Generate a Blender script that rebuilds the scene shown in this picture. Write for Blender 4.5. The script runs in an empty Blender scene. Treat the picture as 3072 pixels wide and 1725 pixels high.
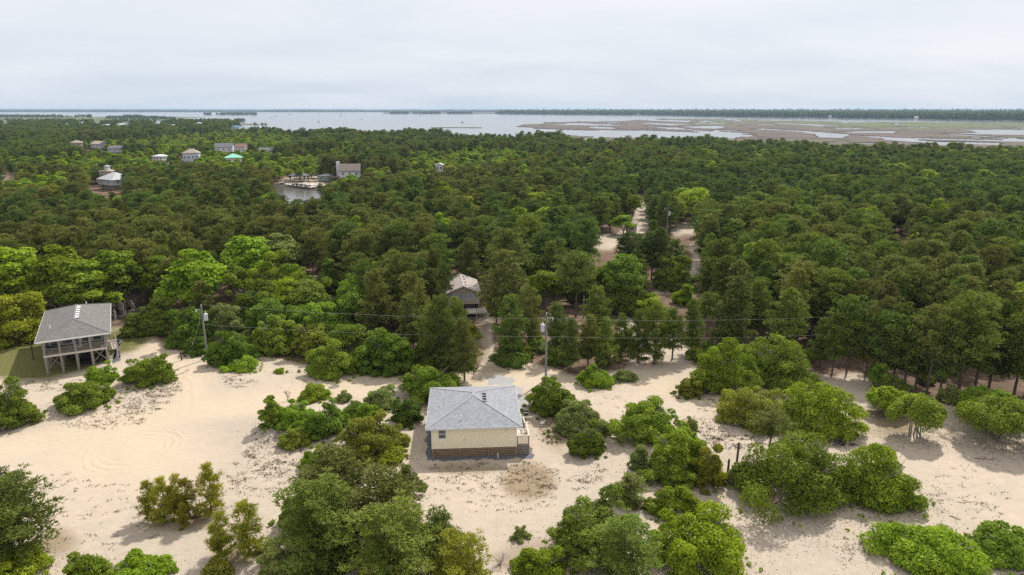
import bpy, bmesh, math, random
import numpy as np
from mathutils import Vector

random.seed(7)
RNG = np.random.default_rng(7)
sc = bpy.context.scene
C = sc.collection

# ---------------------------------------------------------------- camera
CAM_H, FPX, CX, CY = 39.0, 2048.0, 1536.0, 862.5
PITCH = math.atan((862.5 - 326.0) / FPX)
CP, SP = math.cos(PITCH), math.sin(PITCH)
cam = bpy.data.cameras.new('camera')
cam_o = bpy.data.objects.new('camera', cam)
C.objects.link(cam_o)
cam_o.location = (0, 0, CAM_H)
cam_o.rotation_euler = (math.pi / 2 - PITCH, 0, 0)
cam.sensor_width = 36.0
cam.lens = 36.0 * FPX / 3072.0
cam.clip_start = 0.5
cam.clip_end = 80000
sc.camera = cam_o

# ---------------------------------------------------------------- sky and sun
SUN_EL, SUN_AZ = math.radians(48), math.atan2(1.75, 2.95)      # azimuth from +Y towards +X
w = bpy.data.worlds.new('World')
sc.world = w
w.use_nodes = True
nt = w.node_tree
for n in list(nt.nodes):
    nt.nodes.remove(n)
N = nt.nodes.new
L = nt.links.new
out = N('ShaderNodeOutputWorld')
sky = N('ShaderNodeTexSky')
sky.sky_type = 'NISHITA'
sky.sun_disc = False
sky.sun_elevation = SUN_EL
sky.sun_rotation = SUN_AZ
sky.altitude = 40
sky.air_density = 1.0
sky.dust_density = 2.5
bg = N('ShaderNodeBackground')
bg.inputs['Strength'].default_value = 0.12
L(sky.outputs['Color'], bg.inputs['Color'])
# thin high cloud sheet
tc = N('ShaderNodeTexCoord')
sep = N('ShaderNodeSeparateXYZ')
L(tc.outputs['Generated'], sep.inputs[0])
def wmath(op, a, b=None, clamp=False):
    m = N('ShaderNodeMath'); m.operation = op; m.use_clamp = clamp
    for i, v in enumerate((a, b)):
        if v is None: continue
        if isinstance(v, (int, float)): m.inputs[i].default_value = v
        else: L(v, m.inputs[i])
    return m.outputs[0]
zz = wmath('MAXIMUM', sep.outputs['Z'], 0.0)
den = wmath('ADD', zz, 0.16)
comb = N('ShaderNodeCombineXYZ')
L(wmath('DIVIDE', sep.outputs['X'], den), comb.inputs[0])
L(wmath('MULTIPLY', wmath('DIVIDE', sep.outputs['Y'], den), 1.6), comb.inputs[1])
nz = N('ShaderNodeTexNoise'); nz.inputs['Scale'].default_value = 0.55; nz.inputs['Detail'].default_value = 7
nz.inputs['Roughness'].default_value = 0.52; nz.inputs['Distortion'].default_value = 0.35
L(comb.outputs[0], nz.inputs['Vector'])
cr = N('ShaderNodeValToRGB')
e = cr.color_ramp.elements
e[0].position = 0.30; e[0].color = (0.805, 0.825, 0.87, 1)
e[1].position = 0.66; e[1].color = (1.0, 0.965, 0.955, 1)
L(nz.outputs['Fac'], cr.inputs[0])
hz = N('ShaderNodeValToRGB')
e = hz.color_ramp.elements
e[0].position = 0.0; e[0].color = (0.76, 0.86, 0.965, 1)
e[1].position = 0.26; e[1].color = (1, 1, 1, 1)
L(zz, hz.inputs[0])
mulc = N('ShaderNodeMix'); mulc.data_type = 'RGBA'; mulc.blend_type = 'MULTIPLY'
mulc.inputs['Factor'].default_value = 1.0
L(cr.outputs[0], mulc.inputs['A']); L(hz.outputs[0], mulc.inputs['B'])
bg2 = N('ShaderNodeBackground')
bg2.inputs['Strength'].default_value = 1.04
L(mulc.outputs['Result'], bg2.inputs['Color'])
mx = N('ShaderNodeMixShader')
mx.inputs[0].default_value = 0.90
L(bg.outputs[0], mx.inputs[1]); L(bg2.outputs[0], mx.inputs[2])
L(mx.outputs[0], out.inputs['Surface'])

sun = bpy.data.lights.new('sun', 'SUN')
sun.energy = 4.9
sun.angle = math.radians(1.6)
sun.color = (1.0, 0.955, 0.88)
sun_o = bpy.data.objects.new('sun', sun)
C.objects.link(sun_o)
TO_SUN = Vector((math.sin(SUN_AZ) * math.cos(SUN_EL), math.cos(SUN_AZ) * math.cos(SUN_EL), math.sin(SUN_EL)))
sun_o.rotation_euler = TO_SUN.to_track_quat('Z', 'Y').to_euler()
sun_o.location = (60, 120, 90)

sc.view_settings.view_transform = 'Standard'
sc.view_settings.look = 'None'
sc.view_settings.exposure = 0.0
sc.view_settings.gamma = 1.0
sc.render.engine = 'CYCLES'
sc.cycles.max_bounces = 6
sc.cycles.diffuse_bounces = 3
sc.cycles.glossy_bounces = 3
sc.cycles.transmission_bounces = 3
sc.cycles.volume_bounces = 0
sc.cycles.use_denoising = False
sc.cycles.use_adaptive_sampling = False
sc.cycles.sample_clamp_indirect = 4.0

# ---------------------------------------------------------------- survey helpers: photograph coordinates to places on the ground
K = 3072.0 / 2575.0
def G(vx, vy, z=0.0):
    u = (vx * K - CX) / FPX; v = (CY - vy * K) / FPX
    dz = -SP + v * CP
    t = (z - CAM_H) / dz
    return (u * t, (CP + v * SP) * t)
def ZH(vx, vy, y):
    """height at which the ray through the point passes the distance y"""
    v = (CY - vy * K) / FPX
    t = y / (CP + v * SP)
    return CAM_H + (-SP + v * CP) * t
def XW(vx, vy, y):
    u = (vx * K - CX) / FPX; v = (CY - vy * K) / FPX
    return u * y / (CP + v * SP)
def PV(x, y, z):
    dz = z - CAM_H
    dep = np.maximum(y * CP - dz * SP, 1e-3); up = y * SP + dz * CP
    return (CX + FPX * x / dep) / K, (CY - FPX * up / dep) / K

def in_poly(px, py, poly):
    px = np.asarray(px, float); py = np.asarray(py, float)
    r = np.zeros(px.shape, bool)
    n = len(poly)
    for i in range(n):
        x1, y1 = poly[i]; x2, y2 = poly[(i + 1) % n]
        if y1 == y2: continue
        c = ((y1 > py) != (y2 > py)) & (px < (x2 - x1) * (py - y1) / (y2 - y1) + x1)
        r ^= c
    return r
def poly_dist(px, py, poly, closed=True):
    d = np.full(np.shape(px), 1e9)
    n = len(poly)
    for i in range(n if closed else n - 1):
        x1, y1 = poly[i]; x2, y2 = poly[(i + 1) % n]
        dx, dy = x2 - x1, y2 - y1
        t = np.clip(((px - x1) * dx + (py - y1) * dy) / (dx * dx + dy * dy + 1e-9), 0, 1)
        d = np.minimum(d, np.hypot(px - x1 - t * dx, py - y1 - t * dy))
    return d
def poly_soft(px, py, poly, soft):
    s = poly_dist(px, py, poly) * np.where(in_poly(px, py, poly), 1, -1)
    return np.clip(s / soft * 0.5 + 0.5, 0, 1)

_perm = np.random.default_rng(3).random((256, 256))
def vnoise(x, y, f=1.0):
    x = np.asarray(x, float) * f; y = np.asarray(y, float) * f
    xi = np.floor(x).astype(int); yi = np.floor(y).astype(int)
    fx = x - xi; fy = y - yi
    fx = fx * fx * (3 - 2 * fx); fy = fy * fy * (3 - 2 * fy)
    a = _perm[xi % 256, yi % 256]; b = _perm[(xi + 1) % 256, yi % 256]
    c = _perm[xi % 256, (yi + 1) % 256]; d = _perm[(xi + 1) % 256, (yi + 1) % 256]
    return (a * (1 - fx) + b * fx) * (1 - fy) + (c * (1 - fx) + d * fx) * fy
def fbm(x, y, f=1.0, o=4):
    s = 0; a = 0.5
    for k in range(o):
        s = s + a * vnoise(x + 17.3 * k, y - 9.1 * k, f); f *= 2.03; a *= 0.5
    return s

# ---------------------------------------------------------------- object helpers
def setp(o, label=None, cat=None, group=None, kind=None):
    if label: o['label'] = label
    if cat: o['category'] = cat
    if group: o['group'] = group
    if kind: o['kind'] = kind
    return o
def empty(name, loc=(0, 0, 0), rz=0.0, label=None, cat=None, group=None):
    o = bpy.data.objects.new(name, None)
    o.empty_display_size = 0.3
    C.objects.link(o)
    o.location = loc; o.rotation_euler = (0, 0, rz)
    return setp(o, label, cat, group)
def link(name, me, parent=None):
    o = bpy.data.objects.new(name, me)
    C.objects.link(o)
    if parent: o.parent = parent
    return o
def mesh_np(name, V, F, mat, tint=None, smooth=False):
    V = np.ascontiguousarray(V, np.float32); F = np.ascontiguousarray(F, np.int32)
    k = F.shape[1]
    me = bpy.data.meshes.new(name)
    me.vertices.add(len(V)); me.vertices.foreach_set('co', V.ravel())
    me.loops.add(F.size); me.loops.foreach_set('vertex_index', F.ravel())
    me.polygons.add(len(F))
    me.polygons.foreach_set('loop_start', np.arange(0, F.size, k, dtype=np.int32))
    try: me.polygons.foreach_set('loop_total', np.full(len(F), k, np.int32))
    except Exception: pass
    if smooth: me.polygons.foreach_set('use_smooth', np.ones(len(F), bool))
    if tint is not None:
        a = me.attributes.new('tint', 'FLOAT', 'POINT')
        a.data.foreach_set('value', np.ascontiguousarray(tint, np.float32))
    me.update(calc_edges=True)
    if mat: me.materials.append(mat)
    return me
class MB:
    """collects boxes, bars and prisms for one mesh"""
    def __init__(s): s.v = []; s.f = []
    def add(s, vs, fs):
        b = len(s.v); s.v += [tuple(q) for q in vs]; s.f += [tuple(i + b for i in q) for q in fs]; return s
    def box(s, x0, x1, y0, y1, z0, z1):
        return s.add([(x0, y0, z0), (x1, y0, z0), (x1, y1, z0), (x0, y1, z0), (x0, y0, z1), (x1, y0, z1), (x1, y1, z1), (x0, y1, z1)],
                     [(0, 3, 2, 1), (4, 5, 6, 7), (0, 1, 5, 4), (1, 2, 6, 5), (2, 3, 7, 6), (3, 0, 4, 7)])
    def tube(s, p, q, r0, r1=None, n=8):
        r1 = r0 if r1 is None else r1
        p = Vector(p); q = Vector(q); d = (q - p).normalized()
        a = d.orthogonal().normalized(); b = d.cross(a)
        vs = [p + (a * math.cos(t) + b * math.sin(t)) * r0 for t in [2 * math.pi * i / n for i in range(n)]]
        vs += [q + (a * math.cos(t) + b * math.sin(t)) * r1 for t in [2 * math.pi * i / n for i in range(n)]]
        fs = [(i, (i + 1) % n, n + (i + 1) % n, n + i) for i in range(n)]
        fs += [tuple(range(n))[::-1], tuple(range(n, 2 * n))]
        return s.add(vs, fs)
    def bar(s, p, q, w, h):
        """rectangular bar between two points; w across, h along the mean upright"""
        p = Vector(p); q = Vector(q); d = (q - p).normalized()
        up = Vector((0, 0, 1))
        if abs(d.z) > 0.98: up = Vector((0, 1, 0))
        a = d.cross(up).normalized() * w / 2; b = a.cross(d).normalized() * h / 2
        vs = [p - a - b, p + a - b, p + a + b, p - a + b, q - a - b, q + a - b, q + a + b, q - a + b]
        return s.add(vs, [(0, 1, 2, 3), (7, 6, 5, 4), (0, 4, 5, 1), (1, 5, 6, 2), (2, 6, 7, 3), (3, 7, 4, 0)])
    def build(s, name, mat, parent=None, smooth=False):
        me = bpy.data.meshes.new(name)
        me.from_pydata([tuple(v) for v in s.v], [], s.f)
        me.update()
        me.materials.append(mat)
        if smooth: me.polygons.foreach_set('use_smooth', [True] * len(me.polygons))
        return link(name, me, parent)

# ---------------------------------------------------------------- materials
def newmat(name):
    m = bpy.data.materials.new(name); m.use_nodes = True
    t = m.node_tree
    for n in list(t.nodes): t.nodes.remove(n)
    return m, t, t.nodes.new, t.links.new
def plain(name, col, rough=0.75, var=0.12, scale=3.0, metal=0.0, bump=0.0, spec=0.3, detail=5, streak=None):
    m, t, n, l = newmat(name)
    o = n('ShaderNodeOutputMaterial'); p = n('ShaderNodeBsdfPrincipled')
    p.inputs['Roughness'].default_value = rough; p.inputs['Metallic'].default_value = metal
    p.inputs['Specular IOR Level'].default_value = spec
    tcn = n('ShaderNodeTexCoord'); mp = n('ShaderNodeMapping')
    l(tcn.outputs['Object'], mp.inputs[0])
    if streak: mp.inputs['Scale'].default_value = streak
    nz = n('ShaderNodeTexNoise'); nz.inputs['Scale'].default_value = scale; nz.inputs['Detail'].default_value = detail
    nz.inputs['Roughness'].default_value = 0.6
    l(mp.outputs[0], nz.inputs['Vector'])
    r = n('ShaderNodeValToRGB')
    r.color_ramp.elements[0].position = 0.28; r.color_ramp.elements[1].position = 0.72
    r.color_ramp.elements[0].color = tuple(c * (1 - var) for c in col) + (1,)
    r.color_ramp.elements[1].color = tuple(min(1, c * (1 + var)) for c in col) + (1,)
    l(nz.outputs['Fac'], r.inputs[0]); l(r.outputs[0], p.inputs['Base Color'])
    if bump:
        b = n('ShaderNodeBump'); b.inputs['Strength'].default_value = bump; b.inputs['Distance'].default_value = 0.05
        l(nz.outputs['Fac'], b.inputs['Height']); l(b.outputs[0], p.inputs['Normal'])
    l(p.outputs[0], o.inputs[0])
    return m
def foliage(name, c0, c1, trans=0.3, rnd=0.26, gloss=0.08):
    """leaf colour runs from c0 to c1 with the leaf's own tint and the plant's own hue"""
    m, t, n, l = newmat(name)
    o = n('ShaderNodeOutputMaterial'); p = n('ShaderNodeBsdfPrincipled'); tr = n('ShaderNodeBsdfTranslucent')
    p.inputs['Roughness'].default_value = 0.6; p.inputs['Specular IOR Level'].default_value = gloss
    at = n('ShaderNodeAttribute'); at.attribute_name = 'tint'
    oi = n('ShaderNodeObjectInfo')
    mix = n('ShaderNodeMix'); mix.data_type = 'RGBA'
    mix.inputs['A'].default_value = c0 + (1,); mix.inputs['B'].default_value = c1 + (1,)
    l(at.outputs['Fac'], mix.inputs['Factor'])
    hs = n('ShaderNodeHueSaturation')
    mr = n('ShaderNodeMapRange'); mr.inputs['To Min'].default_value = 1 - rnd; mr.inputs['To Max'].default_value = 1 + rnd
    l(oi.outputs['Random'], mr.inputs['Value']); l(mr.outputs[0], hs.inputs['Value'])
    m2 = n('ShaderNodeMath'); m2.operation = 'MULTIPLY'; m2.inputs[1].default_value = 7.31; l(oi.outputs['Random'], m2.inputs[0])
    m3 = n('ShaderNodeMath'); m3.operation = 'FRACT'; l(m2.outputs[0], m3.inputs[0])
    mh = n('ShaderNodeMapRange'); mh.inputs['To Min'].default_value = 0.476; mh.inputs['To Max'].default_value = 0.504
    l(m3.outputs[0], mh.inputs['Value']); l(mh.outputs[0], hs.inputs['Hue'])
    l(mix.outputs['Result'], hs.inputs['Color'])
    l(hs.outputs[0], p.inputs['Base Color'])
    br = n('ShaderNodeHueSaturation'); br.inputs['Saturation'].default_value = 1.1; br.inputs['Value'].default_value = 1.25
    l(hs.outputs[0], br.inputs['Color']); l(br.outputs[0], tr.inputs['Color'])
    ms = n('ShaderNodeMixShader'); ms.inputs[0].default_value = trans
    l(p.outputs[0], ms.inputs[1]); l(tr.outputs[0], ms.inputs[2]); l(ms.outputs[0], o.inputs[0])
    return m

M = {}
M['pine'] = foliage('pine_needles', (0.074, 0.118, 0.016), (0.205, 0.280, 0.056), 0.18, gloss=.08)
M['pine_brown'] = foliage('pine_needles_olive', (0.092, 0.116, 0.020), (0.222, 0.252, 0.064), 0.18, gloss=.08)
M['pine_dark'] = foliage('pine_needles_deep', (0.056, 0.102, 0.017), (0.165, 0.242, 0.054), 0.18, gloss=.08)
M['pine_young'] = foliage('young_pine_needles', (0.150, 0.190, 0.014), (0.420, 0.410, 0.060), 0.32, gloss=.1)
M['oak'] = foliage('oak_leaves', (0.088, 0.156, 0.015), (0.226, 0.330, 0.040), 0.34)
M['oak_dark'] = foliage('oak_leaves_deep', (0.068, 0.122, 0.016), (0.178, 0.262, 0.038), 0.32)
M['oak_bright'] = foliage('oak_leaves_bright', (0.122, 0.210, 0.014), (0.285, 0.410, 0.042), 0.36)
M['oak_olive'] = foliage('oak_leaves_olive', (0.130, 0.168, 0.016), (0.310, 0.345, 0.052), 0.34)
M['maple'] = foliage('maple_leaves', (0.138, 0.232, 0.012), (0.305, 0.425, 0.036), 0.38)
M['maple_yellow'] = foliage('maple_leaves_yellow', (0.160, 0.205, 0.012), (0.335, 0.375, 0.042), 0.38)
M['grey_leaf'] = foliage('grey_green_leaves', (0.120, 0.165, 0.042), (0.285, 0.345, 0.098), 0.32)
M['dry'] = foliage('dry_stalks', (0.085, 0.060, 0.036), (0.210, 0.160, 0.095), 0.1)
M['bark'] = plain('pine_bark', (0.120, 0.092, 0.072), 0.9, 0.3, 6, bump=0.5)
M['bark_grey'] = plain('grey_bark', (0.230, 0.205, 0.180), 0.9, 0.25, 6, bump=0.4)
M['dead'] = plain('dead_wood', (0.330, 0.300, 0.270), 0.9, 0.2, 8)
M['twig_red'] = plain('reddish_twigs', (0.170, 0.095, 0.070), 0.9, 0.2, 8)
M['cream'] = plain('cream_siding', (0.860, 0.775, 0.585), 0.55, 0.035, 0.9)
M['white'] = plain('white_trim', (0.800, 0.800, 0.795), 0.5, 0.03, 2)
M['fascia'] = plain('grey_white_fascia', (0.600, 0.610, 0.640), 0.5, 0.04, 2)
M['board'] = plain('weathered_brown_board', (0.270, 0.195, 0.130), 0.85, 0.3, 1.2, streak=(1, 1, 9))
M['board_grey'] = plain('weathered_grey_board', (0.255, 0.224, 0.196), 0.85, 0.2, 1.5, streak=(1, 1, 7))
M['board_pale'] = plain('pale_sunned_board', (0.560, 0.500, 0.440), 0.85, 0.12, 1.5)
M['glass'] = plain('window_glass', (0.075, 0.085, 0.090), 0.06, 0.2, 0.7, spec=0.7)
M['glass_blue'] = plain('blue_door_glass', (0.190, 0.290, 0.370), 0.1, 0.2, 1.5, spec=0.6)
M['screen'] = plain('porch_screen', (0.300, 0.340, 0.370), 0.35, 0.18, 1.2, spec=0.5)
M['black'] = plain('black_metal', (0.016, 0.016, 0.017), 0.5, 0.2, 5)
M['dark_vent'] = plain('dark_vent', (0.030, 0.030, 0.032), 0.6, 0.2, 5)
M['galv'] = plain('galvanised_grey', (0.500, 0.530, 0.570), 0.4, 0.06, 4)
M['pole'] = plain('pole_wood', (0.190, 0.180, 0.178), 0.85, 0.2, 2, streak=(6, 6, 0.6))
M['post_brown'] = plain('brown_post', (0.115, 0.075, 0.055), 0.9, 0.25, 4)
M['wire'] = plain('aluminium_wire', (0.740, 0.740, 0.720), 0.5, 0.05, 2)
M['pvc'] = plain('white_plastic', (0.820, 0.820, 0.820), 0.4, 0.02, 2)
M['grey_siding'] = plain('dark_grey_siding', (0.128, 0.120, 0.105), 0.7, 0.1, 1.0)
M['beige'] = plain('beige_siding', (0.440, 0.365, 0.295), 0.65, 0.06, 1.0)
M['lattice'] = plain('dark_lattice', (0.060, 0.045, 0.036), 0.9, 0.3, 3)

def shingle(name, c, var=0.16, rowh=0.16):
    m, t, n, l = newmat(name)
    o = n('ShaderNodeOutputMaterial'); p = n('ShaderNodeBsdfPrincipled')
    p.inputs['Roughness'].default_value = 0.9; p.inputs['Specular IOR Level'].default_value = 0.15
    uv = n('ShaderNodeUVMap'); uv.uv_map = 'UVMap'
    br = n('ShaderNodeTexBrick'); br.inputs['Scale'].default_value = 1.0
    br.inputs['Brick Width'].default_value = 0.34; br.inputs['Row Height'].default_value = rowh
    br.inputs['Mortar Size'].default_value = 0.012; br.inputs['Bias'].default_value = 0.0
    br.inputs['Color1'].default_value = tuple(x * (1 - var) for x in c) + (1,)
    br.inputs['Color2'].default_value = tuple(x * (1 + var) for x in c) + (1,)
    br.inputs['Mortar'].default_value = tuple(x * 0.62 for x in c) + (1,)
    l(uv.outputs[0], br.inputs['Vector'])
    nz = n('ShaderNodeTexNoise'); nz.inputs['Scale'].default_value = 0.7; nz.inputs['Detail'].default_value = 6
    l(uv.outputs[0], nz.inputs['Vector'])
    mr = n('ShaderNodeMapRange'); mr.inputs['To Min'].default_value = 0.84; mr.inputs['To Max'].default_value = 1.16
    l(nz.outputs['Fac'], mr.inputs[0])
    mm = n('ShaderNodeMix'); mm.data_type = 'RGBA'; mm.blend_type = 'MULTIPLY'; mm.inputs['Factor'].default_value = 1
    l(br.outputs['Color'], mm.inputs['A']); l(mr.outputs[0], mm.inputs['B'])
    l(mm.outputs['Result'], p.inputs['Base Color'])
    b = n('ShaderNodeBump'); b.inputs['Strength'].default_value = 0.5; b.inputs['Distance'].default_value = 0.03
    l(br.outputs['Fac'], b.inputs['Height']); b.invert = True
    l(b.outputs[0], p.inputs['Normal']); l(p.outputs[0], o.inputs[0])
    return m
M['roof_pale'] = shingle('pale_grey_shingles', (0.292, 0.302, 0.328))
M['roof_grey'] = shingle('warm_grey_shingles', (0.185, 0.176, 0.168), 0.2)
M['roof_tan'] = shingle('pinkish_tan_shingles', (0.400, 0.345, 0.320))

# sand, needle litter, yard grass and dry thatch on one ground sheet
def ground_mat():
    m, t, n, l = newmat('sand_ground')
    o = n('ShaderNodeOutputMaterial'); p = n('ShaderNodeBsdfPrincipled')
    p.inputs['Roughness'].default_value = 0.95; p.inputs['Specular IOR Level'].default_value = 0.08
    tcn = n('ShaderNodeTexCoord'); at = n('ShaderNodeAttribute'); at.attribute_name = 'mask'
    sp = n('ShaderNodeSeparateColor'); l(at.outputs['Color'], sp.inputs[0])
    def noise(scale, detail=5, rough=0.6, dist=0.0):
        q = n('ShaderNodeTexNoise'); q.inputs['Scale'].default_value = scale; q.inputs['Detail'].default_value = detail
        q.inputs['Roughness'].default_value = rough; q.inputs['Distortion'].default_value = dist
        l(tcn.outputs['Object'], q.inputs['Vector']); return q.outputs['Fac']
    def ramp(f, p0, c0, p1, c1):
        r = n('ShaderNodeValToRGB'); r.color_ramp.elements[0].position = p0; r.color_ramp.elements[1].position = p1
        r.color_ramp.elements[0].color = c0 + (1,); r.color_ramp.elements[1].color = c1 + (1,)
        l(f, r.inputs[0]); return r.outputs[0]
    def mathn(op, a, b, c=None, clamp=False):
        q = n('ShaderNodeMath'); q.operation = op; q.use_clamp = clamp
        for i, v in enumerate((a, b, c)):
            if v is None: continue
            if isinstance(v, (int, float)): q.inputs[i].default_value = v
            else: l(v, q.inputs[i])
        return q.outputs[0]
    def mixc(f, a, b):
        q = n('ShaderNodeMix'); q.data_type = 'RGBA'; q.clamp_factor = True
        if isinstance(f, (int, float)): q.inputs['Factor'].default_value = f
        else: l(f, q.inputs['Factor'])
        for nm, v in (('A', a), ('B', b)):
            if isinstance(v, tuple): q.inputs[nm].default_value = v + (1,)
            else: l(v, q.inputs[nm])
        return q.outputs['Result']
    broad = noise(0.045, 4, 0.55); mid = noise(0.35, 6, 0.65); fine = noise(3.2, 6, 0.75); grit = noise(11.0, 3, 0.7)
    mot = mathn('ADD', mathn('MULTIPLY', broad, 0.5), mathn('MULTIPLY', noise(0.9, 7, 0.7), 0.5))
    sand = ramp(mot, 0.38, (0.505, 0.422, 0.325), 0.62, (0.400, 0.342, 0.278))
    road = (0.492, 0.408, 0.303)
    sand = mixc(at.outputs['Alpha'], sand, road)
    offroad = mathn('SUBTRACT', 1.0, at.outputs['Alpha'])
    # scattered fine debris away from the driven lane
    deb = mathn('MULTIPLY', ramp(fine, 0.57, (0, 0, 0), 0.70, (1, 1, 1)), ramp(mid, 0.44, (0, 0, 0), 0.62, (1, 1, 1)))
    sand = mixc(mathn('MULTIPLY', mathn('MULTIPLY', deb, offroad), 0.62), sand, (0.250, 0.185, 0.130))
    deb2 = ramp(grit, 0.64, (0, 0, 0), 0.74, (1, 1, 1))
    sand = mixc(mathn('MULTIPLY', mathn('MULTIPLY', deb2, offroad), 0.35), sand, (0.300, 0.235, 0.170))
    brk = mathn('ADD', mathn('MULTIPLY', mathn('SUBTRACT', mid, 0.5), 1.1), mathn('MULTIPLY', mathn('SUBTRACT', fine, 0.5), 0.9))
    def masked(ch, gain=2.6):
        return mathn('MULTIPLY', mathn('ADD', mathn('SUBTRACT', ch, 0.5), mathn('MULTIPLY', brk, 0.55)), gain, clamp=False)
    def fac(ch, gain=2.6):
        return mathn('ADD', masked(ch, gain), 0.5, clamp=True)
    litter = ramp(mid, 0.32, (0.092, 0.062, 0.044), 0.7, (0.235, 0.158, 0.112))
    litter = mixc(mathn('MULTIPLY', deb2, 0.5), litter, (0.36, 0.26, 0.19))
    grass = ramp(fine, 0.36, (0.070, 0.085, 0.020), 0.68, (0.215, 0.185, 0.075))
    thatch = ramp(fine, 0.34, (0.150, 0.108, 0.058), 0.7, (0.330, 0.255, 0.155))
    col = mixc(fac(sp.outputs[0]), sand, litter)
    col = mixc(fac(sp.outputs[1]), col, grass)
    col = mixc(mathn('MULTIPLY', fac(sp.outputs[2], 1.7), 0.8), col, thatch)
    l(col, p.inputs['Base Color'])
    # ruts left by turning wheels: rings about one spot and lanes along the road
    geo = n('ShaderNodeSeparateXYZ'); l(tcn.outputs['Object'], geo.inputs[0])
    tx, ty = G(337, 1131)
    dx = mathn('SUBTRACT', geo.outputs[0], tx); dy = mathn('SUBTRACT', geo.outputs[1], ty)
    rr = mathn('SQRT', mathn('ADD', mathn('MULTIPLY', dx, dx), mathn('MULTIPLY', dy, dy)), 0)
    rr = mathn('ADD', rr, mathn('MULTIPLY', mathn('SUBTRACT', noise(0.22, 2), 0.5), 1.6))
    wv = mathn('SINE', mathn('MULTIPLY', rr, 6.2), 0)
    wv = mathn('ADD', wv, mathn('MULTIPLY', mathn('SINE', mathn('MULTIPLY', rr, 14.5), 0), 0.45))
    ring = mathn('MULTIPLY', ramp(rr, 0.0, (0, 0, 0), 1.0, (1, 1, 1)), 1.0)
    def band(v, a, b, s):
        q = n('ShaderNodeMapRange'); q.interpolation_type = 'SMOOTHSTEP'
        q.inputs['From Min'].default_value = a; q.inputs['From Max'].default_value = a + s; l(v, q.inputs[0])
        q2 = n('ShaderNodeMapRange'); q2.interpolation_type = 'SMOOTHSTEP'
        q2.inputs['From Min'].default_value = b; q2.inputs['From Max'].default_value = b - s; l(v, q2.inputs[0])
        return mathn('MULTIPLY', q.outputs[0], q2.outputs[0])
    arc = mathn('MULTIPLY', band(rr, 1.8, 6.4, 1.2), ramp(noise(0.30, 3), 0.38, (0, 0, 0), 0.56, (1, 1, 1)))
    rings = mathn('MULTIPLY', wv, arc)
    ax, ay = G(0, 1135); bx, by = G(700, 990)
    ln = math.hypot(bx - ax, by - ay); ux, uy = (bx - ax) / ln, (by - ay) / ln
    off = mathn('ADD', mathn('MULTIPLY', mathn('SUBTRACT', geo.outputs[0], ax), -uy), mathn('MULTIPLY', mathn('SUBTRACT', geo.outputs[1], ay), ux))
    off = mathn('ADD', off, mathn('MULTIPLY', mathn('SUBTRACT', noise(0.06, 2), 0.5), 3.0))
    lane = mathn('MULTIPLY', mathn('SINE', mathn('MULTIPLY', off, 5.6), 0), band(off, -2.6, 2.4, 0.8))
    lane = mathn('MULTIPLY', mathn('MULTIPLY', lane, at.outputs['Alpha']), 0.6)
    for (p0_, p1_) in (((1180, 948), (1480, 936)), ((1560, 950), (1960, 1075)), ((470, 1040), (455, 900)), ((1900, 1330), (2560, 1190))):
        ax, ay = G(*p0_); bx, by = G(*p1_)
        ln = math.hypot(bx - ax, by - ay); ux, uy = (bx - ax) / ln, (by - ay) / ln
        rx_ = mathn('SUBTRACT', geo.outputs[0], ax); ry_ = mathn('SUBTRACT', geo.outputs[1], ay)
        al = mathn('ADD', mathn('MULTIPLY', rx_, ux), mathn('MULTIPLY', ry_, uy))
        of = mathn('ADD', mathn('MULTIPLY', rx_, -uy), mathn('MULTIPLY', ry_, ux))
        of = mathn('ADD', of, mathn('MULTIPLY', mathn('SUBTRACT', noise(0.07, 2), 0.5), 3.5))
        ru = mathn('MULTIPLY', mathn('SINE', mathn('MULTIPLY', of, 4.4), 0), band(of, -1.8, 1.8, 0.6))
        lane = mathn('ADD', lane, mathn('MULTIPLY', mathn('MULTIPLY', ru, band(al, 0.0, ln, 3.0)), 0.5))
    hgt = mathn('ADD', mathn('ADD', mathn('MULTIPLY', rings, 0.03), mathn('MULTIPLY', lane, 0.045)),
                mathn('ADD', mathn('MULTIPLY', mid, 0.22), mathn('MULTIPLY', fine, mathn('ADD', mathn('MULTIPLY', offroad, 0.075), 0.016))))
    b = n('ShaderNodeBump'); b.inputs['Strength'].default_value = 0.8; b.inputs['Distance'].default_value = 1.0
    l(hgt, b.inputs['Height']); l(b.outputs[0], p.inputs['Normal'])
    l(p.outputs[0], o.inputs[0])
    return m

def water_mat():
    m, t, n, l = newmat('sound_water')
    o = n('ShaderNodeOutputMaterial'); p = n('ShaderNodeBsdfPrincipled')
    p.inputs['Base Color'].default_value = (0.105, 0.100, 0.095, 1)
    p.inputs['Roughness'].default_value = 0.12; p.inputs['IOR'].default_value = 1.33
    tcn = n('ShaderNodeTexCoord')
    mp = n('ShaderNodeMapping'); mp.inputs['Scale'].default_value = (0.25, 0.6, 1); l(tcn.outputs['Object'], mp.inputs[0])
    q = n('ShaderNodeTexNoise'); q.inputs['Scale'].default_value = 1.0; q.inputs['Detail'].default_value = 4
    l(mp.outputs[0], q.inputs['Vector'])
    b = n('ShaderNodeBump'); b.inputs['Strength'].default_value = 0.35; b.inputs['Distance'].default_value = 0.25
    l(q.outputs['Fac'], b.inputs['Height']); l(b.outputs[0], p.inputs['Normal'])
    l(p.outputs[0], o.inputs[0])
    return m
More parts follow.
